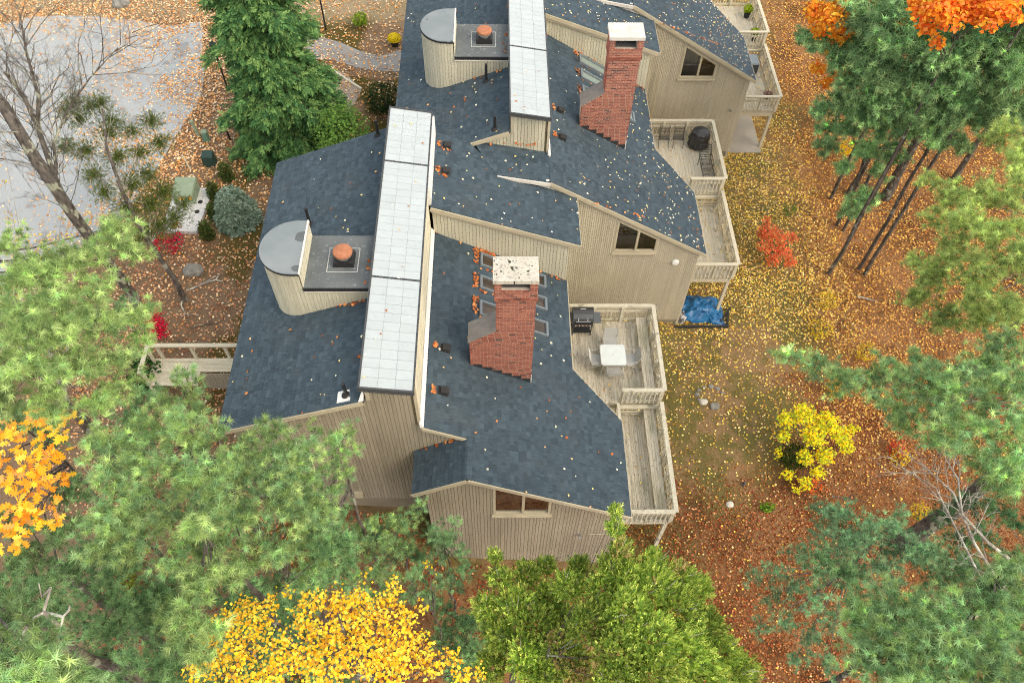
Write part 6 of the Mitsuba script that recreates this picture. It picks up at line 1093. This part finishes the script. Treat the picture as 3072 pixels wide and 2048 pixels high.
# ---- leafless trees
def bare_tree(label, stems, twigs, bark, r0=.16, seed=3, spread=.75, L=1.2, gen=3, group=None):
    K = thing('bare_tree', label, 'bare tree', group); g = np.random.default_rng(seed); mb = MB(); tw = MB()
    for st, ra, rb in stems: st = np.array(st, float); mb.tube(st, np.linspace(ra, rb, len(st)), 9)
    mb.put(part(K, 'trunk'), bark, smooth=True)
    def grow(p, d, l, r, n):
        q = p + d * l * .5 + g.normal(0, .06, 3) * l; e = q + unit(d + g.normal(0, .25, 3)) * l * .5; tw.tube([p, q, e], [r, r * .8, r * .55], 5 if r > .012 else 4, cap=False)
        if n: 
            for _ in range(g.integers(2, 4)): grow(q + (e - q) * g.uniform(0, 1), unit(d + g.normal(0, .55, 3) + [0, 0, .15]), l * g.uniform(.5, .75), r * .55, n - 1)
    for p, d, l, r in twigs: grow(np.array(p, float), unit(d), l, r, gen)
    tw.put(part(K, 'branches'), bark, smooth=True)
S1 = [(-12.93, 17.40, 2.6), (-13.02, 17.60, 4.4), (-13.00, 17.38, 6.6), (-12.78, 16.88, 9.2), (-12.91, 16.98, 11.2), (-13.40, 17.67, 12.6), (-15.16, 19.31, 13.6)]
S2 = [(-12.78, 16.88, 9.2), (-13.02, 17.35, 10), (-13.54, 18.66, 11), (-13.80, 19.19, 11.6), (-14.21, 19.59, 12.2)]
S3 = [(-13.54, 18.66, 11), (-13.25, 19.04, 11.8), (-13.51, 19.95, 12.6), (-13.73, 20.93, 13.2)]
S4 = [(-13.13, 17.71, 10), (-13.16, 18.36, 10.6), (-12.89, 19.25, 11), (-12.17, 20.09, 11.6), (-11.27, 20.73, 12.2)]
tg = []
for st in (S2, S3, S4, S1[3:]):
    for a, b in zip(st, st[1:]):
        a, b = np.array(a), np.array(b); d = unit(b - a)
        for q in range(8): tg.append((a + (b - a) * (q + .5) / 5, d + unit(np.cross(d, rng.normal(size=3))) * .9 + [0.1, 0, .1], rng.uniform(.7, 1.5), .014))
bare_tree('leafless lichen-covered tree over the street in the upper left', [(S1, .19, .15), (S2, .10, .045), (S3, .065, .02), (S4, .05, .012)], tg, 'm_bark_lichen')
S5 = [(10.79, 4.60, 10.6), (10.19, 5.06, 11), (9.74, 5.65, 11.4), (9.54, 6.70, 11.6), (9.02, 7.41, 11.6)]
S6 = [(10.95, 5.30, 10.8), (10.15, 5.76, 11.2), (9.57, 6.22, 11.6), (9.61, 6.91, 11.8), (9.37, 7.31, 12)]
S7 = [(11.07, 4.76, 10.2), (10.35, 5.41, 10.2), (9.92, 7.33, 10.4), (9.20, 7.93, 10.4)]
S0 = [(13.5, 6.2, -.2), (13.45, 6.2, 6.0), S5[0]]
tg = []
for st in (S5, S6, S7):
    for a, b in zip(st[1:], st[2:]):
        a, b = np.array(a), np.array(b); d = unit(b - a)
        for q in range(4): tg.append((a + (b - a) * (q + .5) / 4, d * .8 + unit(np.cross(d, rng.normal(size=3))) * .8, rng.uniform(.35, .9), .011))
bare_tree('leafless pale-barked tree spreading thin branches from the right edge', [(S0, .12, .06), (S5, .045, .010), (S6, .04, .010), (S7, .032, .008)], tg, 'm_bark_pale', seed=5, gen=2)
K = thing('bare_branch', 'dead grey forked branch rising over the pines in the lower left', 'branch'); mb = MB()
A0, A1, A2 = (-6.89, 3.53, 14.6), (-6.54, 3.57, 14.9), (-6.62, 3.74, 15.1)
for st, a, b in (([(-7.91, 3.20, 11.5), (-7.33, 3.44, 13), (-7.01, 3.52, 13.8), A0], .05, .032), ([A0, (-7.02, 3.43, 14.6), (-7.09, 3.24, 14.6), (-7.13, 3.06, 14.6)], .026, .012), ([A0, A2, (-6.77, 3.64, 15), (-6.70, 3.74, 15.3)], .024, .008), ([A0, (-6.52, 3.43, 14.7), (-6.41, 3.50, 14.8), (-6.42, 3.57, 14.8)], .026, .014), ([(-6.52, 3.43, 14.7), (-6.56, 3.30, 14.6), (-6.47, 3.29, 14.6)], .02, .01)): mb.tube(st, np.linspace(a, b, len(st)), 7)
mb.put(K, 'm_bark_pale', smooth=True)
# dark-olive juniper-like tree over the street edge
J0 = [(-11.89, 18.58, 2.6), (-12.04, 18.88, 3.6), (-12.43, 19.19, 5.2), (-13.08, 20.19, 6.8), (-13.37, 21.07, 8), (-13.48, 22.12, 8.8)]
K = thing('cedar_tree', 'dark olive thin-crowned tree leaning over the street edge beside the bare tree', 'cedar'); mb = MB(); mb.tube(J0, np.linspace(.12, .03, 6), 8); mb.put(part(K, 'trunk'), 'm_bark', smooth=True)
limbs, cr = MB(), MB()
for cx, cy, cz, r in ((-13.77, 22.71, 8.6, 0.24), (-14.93, 22.95, 8.4, 0.26), (-15.16, 22.66, 8.2, 0.22), (-14.25, 22.72, 8.4, 0.3), (-13.47, 22.28, 8.2, 0.28), (-14.75, 22.51, 8, 0.26), (-12.48, 22.93, 7.6, 0.28), (-12.14, 22.23, 7.2, 0.3), (-15.11, 21.61, 7.6, 0.26), (-14.37, 21.40, 7.6, 0.3), (-13.50, 21.84, 8, 0.3), (-12.91, 22.18, 7.8, 0.24), (-13.29, 21.29, 7.4, 0.3), (-12.72, 21.73, 7.2, 0.26), (-12.47, 21.05, 6.8, 0.3), (-12.86, 20.51, 6.8, 0.34), (-11.88, 20.60, 6.4, 0.34), (-12.31, 20.15, 6.2, 0.34), (-13.10, 19.94, 6.2, 0.34), (-11.54, 19.90, 5.8, 0.3), (-13.69, 20.19, 6.8, 0.28), (-12.02, 19.66, 5.6, 0.3), (-14.02, 20.63, 7.2, 0.3), (-12.70, 19.63, 5.4, 0.36), (-13.25, 19.36, 5, 0.3), (-11.26, 20.35, 6, 0.24)):
    r *= 1.5; c = np.array([cx, cy, cz]); s = np.array(min(J0, key=lambda q: abs(q[2] - (cz - .5)))); limbs.tube([s, (s + c) / 2 + [0, 0, .05], c], [.022, .014, .006], 5)
    for _ in range(7): e = c + unit(rng.normal(size=3)) * r * 1.2; limbs.tube([c + (s - c) * .3, (c + e) / 2, e], [.007, .006, .003], 4, cap=False)
    m = int(230 * (r / .3) ** 2); d = unit(rng.normal(size=(m, 3))); p = c + d * r * rng.uniform(.02, 1.2, (m, 1)) * [1, 1, .6] * (1 + 1.0 * (meshkit.noise(d * 2.5 + c) - .5)[:, None]); fronds(cr, p, unit(d + rng.normal(0, .4, (m, 3))), unit(rng.normal(0, .6, (m, 3)) + [0, 0, 1]), .11, .018, pal_pick([lin(86, 102, 50), lin(104, 118, 58), lin(72, 90, 50)], m), k=7)
limbs.put(part(K, 'limbs'), 'm_bark_pale'); cr.put(part(K, 'crown'), 'm_needle', color=True)
# low undergrowth on the lower left forest floor
for (x, y, z), lb in (((-11.20, 7.75, 2.9), 'low yellow-green undergrowth shrub between the lower left pines'),): plant('undergrowth_shrub', lb, 'shrub', (x, y, z + .3), (.6, .6, .4), 420, .085, [lin(120, 135, 50), lin(98, 116, 50), lin(150, 150, 55)], base=2.6)

# ---------------------------------------------------------------- leaves on the ground
def litter(key, label, n, box, dens, pal, size, zoff=.012):
    x0, x1, y0, y1 = box; x, y = rng.uniform(x0, x1, n), rng.uniform(y0, y1, n); keep = rng.uniform(size=n) < dens(x, y); x, y = x[keep], y[keep]; m = len(x)
    road = np.zeros(m); p = np.stack([x, y, ground_z(x, y) + .03 * 0 + zoff + rng.uniform(0, .03, m)], -1); mb = MB(); leaves(mb, p, unit(rng.normal(0, .32, (m, 3)) + [0, 0, 1]), size, pal)
    k = thing(key, label, 'leaves', kind='stuff'); mb.put(k, 'm_litter', color=True)
nz = lambda x, y, s, o: meshkit.fbm(np.stack([x * s, y * s, x * 0 + o], -1), 3)
ss = lambda a, b, v: (lambda t: t * t * (3 - 2 * t))(np.clip((v - a) / (b - a), 0, 1))
YL = [lin(242, 214, 100), lin(234, 198, 84), lin(246, 228, 150), lin(206, 166, 84), lin(238, 206, 150), lin(176, 132, 72), lin(150, 112, 62)]
litter('yellow_leaves', 'small yellow leaves scattered over the lawn beside the decks', 170000, (5.0, 15.5, 4, 46), lambda x, y: (.042 + .10 * ss(11, 16, y) + .48 * ss(16.5, 22, y) * ss(16.5, 12.5, x) * (1 - .75 * ss(31, 37, y))) * (.35 + 1.1 * nz(x, y, .8, 3)), YL, .078)
BR = [lin(184, 130, 78), lin(156, 102, 62), lin(206, 158, 96), lin(130, 86, 56), lin(220, 172, 90), lin(172, 114, 60), lin(224, 186, 104)]
litter('brown_leaves', 'brown and orange leaf carpet under the trees on the right', 170000, (11.5, 32, 12, 52), lambda x, y: ss(-1.2, 1.6, x - 13 - .1 * (y - 15)) * (.30 + .9 * nz(x, y, .7, 8)) * ss(11.5, 15, y), BR, .085)
TANL = [lin(226, 186, 140), lin(212, 164, 116), lin(236, 206, 164), lin(222, 160, 90), lin(190, 136, 96), lin(232, 214, 186)]
def road_d(x, y):
    rd = Polygon(ROAD); d = np.array([rd.exterior.distance(Point(a, b)) * (1 if not rd.contains(Point(a, b)) else -1) for a, b in zip(x, y)])
    off = np.where(d >= 0, .92 * np.exp(-d / 2.6) + .24, (.60 * np.exp(d / .9) + .75 * ss(-20.5, -15, x) * ss(.38, .6, nz(x, y, .55, 5)) + .05))
    return off * (.45 + .9 * nz(x, y, .9, 2)) * ss(-.2, .6, -5.7 + .37 * np.clip(y - 10.35, 0, 60) - x) * (.25 + .75 * ss(21.5, 26, y))
litter('tan_leaves', 'tan and peach leaves along the street edge and over the front yard', 150000, (-26, 2, 12, 45), road_d, TANL, .10, .03)
litter('forest_leaves', 'rust-red leaves on the forest floor below the near trees', 34000, (-12, 13, 2.5, 12.3), lambda x, y: .75 * (.3 + nz(x, y, .9, 4)) * (1 - .55 * ss(3, 5, x)) * ((y < 8.9) | (x < -2.2) & (y < 10.1) | (x > 6)), [lin(160, 84, 58), lin(140, 70, 48), lin(190, 120, 84), lin(205, 150, 110), lin(120, 60, 44)], .085)
litter('rust_leaves', 'rust-red and tan leaves in the yard between pines and entrance deck', 16000, (-15, -7.6, 10, 22), lambda x, y: .6 * (.2 + nz(x, y, .8, 6)) * ss(-7.2, -9, x), [lin(190, 132, 100), lin(206, 158, 124), lin(150, 100, 74), lin(226, 192, 156)], .08)
litter('needle_litter', 'rusty brown needle and leaf litter matting the soil at the lower right', 90000, (4.5, 22, 2, 17), lambda x, y: (.25 + 1.1 * nz(x, y, 1.3, 14)) * np.clip(ss(13.5, 9.5, y) + ss(10, 13, x), 0, 1), [lin(150, 92, 56), lin(124, 72, 44), lin(176, 116, 72), lin(104, 62, 40), lin(192, 136, 88), lin(140, 84, 48)], .062, .006)
mb = MB(); sp = []
for u, n in ((0, 45), (1, 190), (2, 150)):
    for _ in range(n):
        up_ = rng.uniform() < .45; x, y, z = (rng.uniform(2.4, 5.6), rng.uniform(14, 17.3), 2.93) if up_ else (rng.uniform(3.9, 5.55), rng.uniform(9.9, 13.7), 2.312); sp.append((*DW[u](x, y, z), np.array([0, 0, 1.0])))
fallen(mb, sp, .065, YL + [lin(205, 140, 80)]); k = thing('fallen_leaves', 'yellow leaves lying on the boards of the rear decks', 'leaves', kind='stuff'); mb.put(k, 'm_litter', color=True)
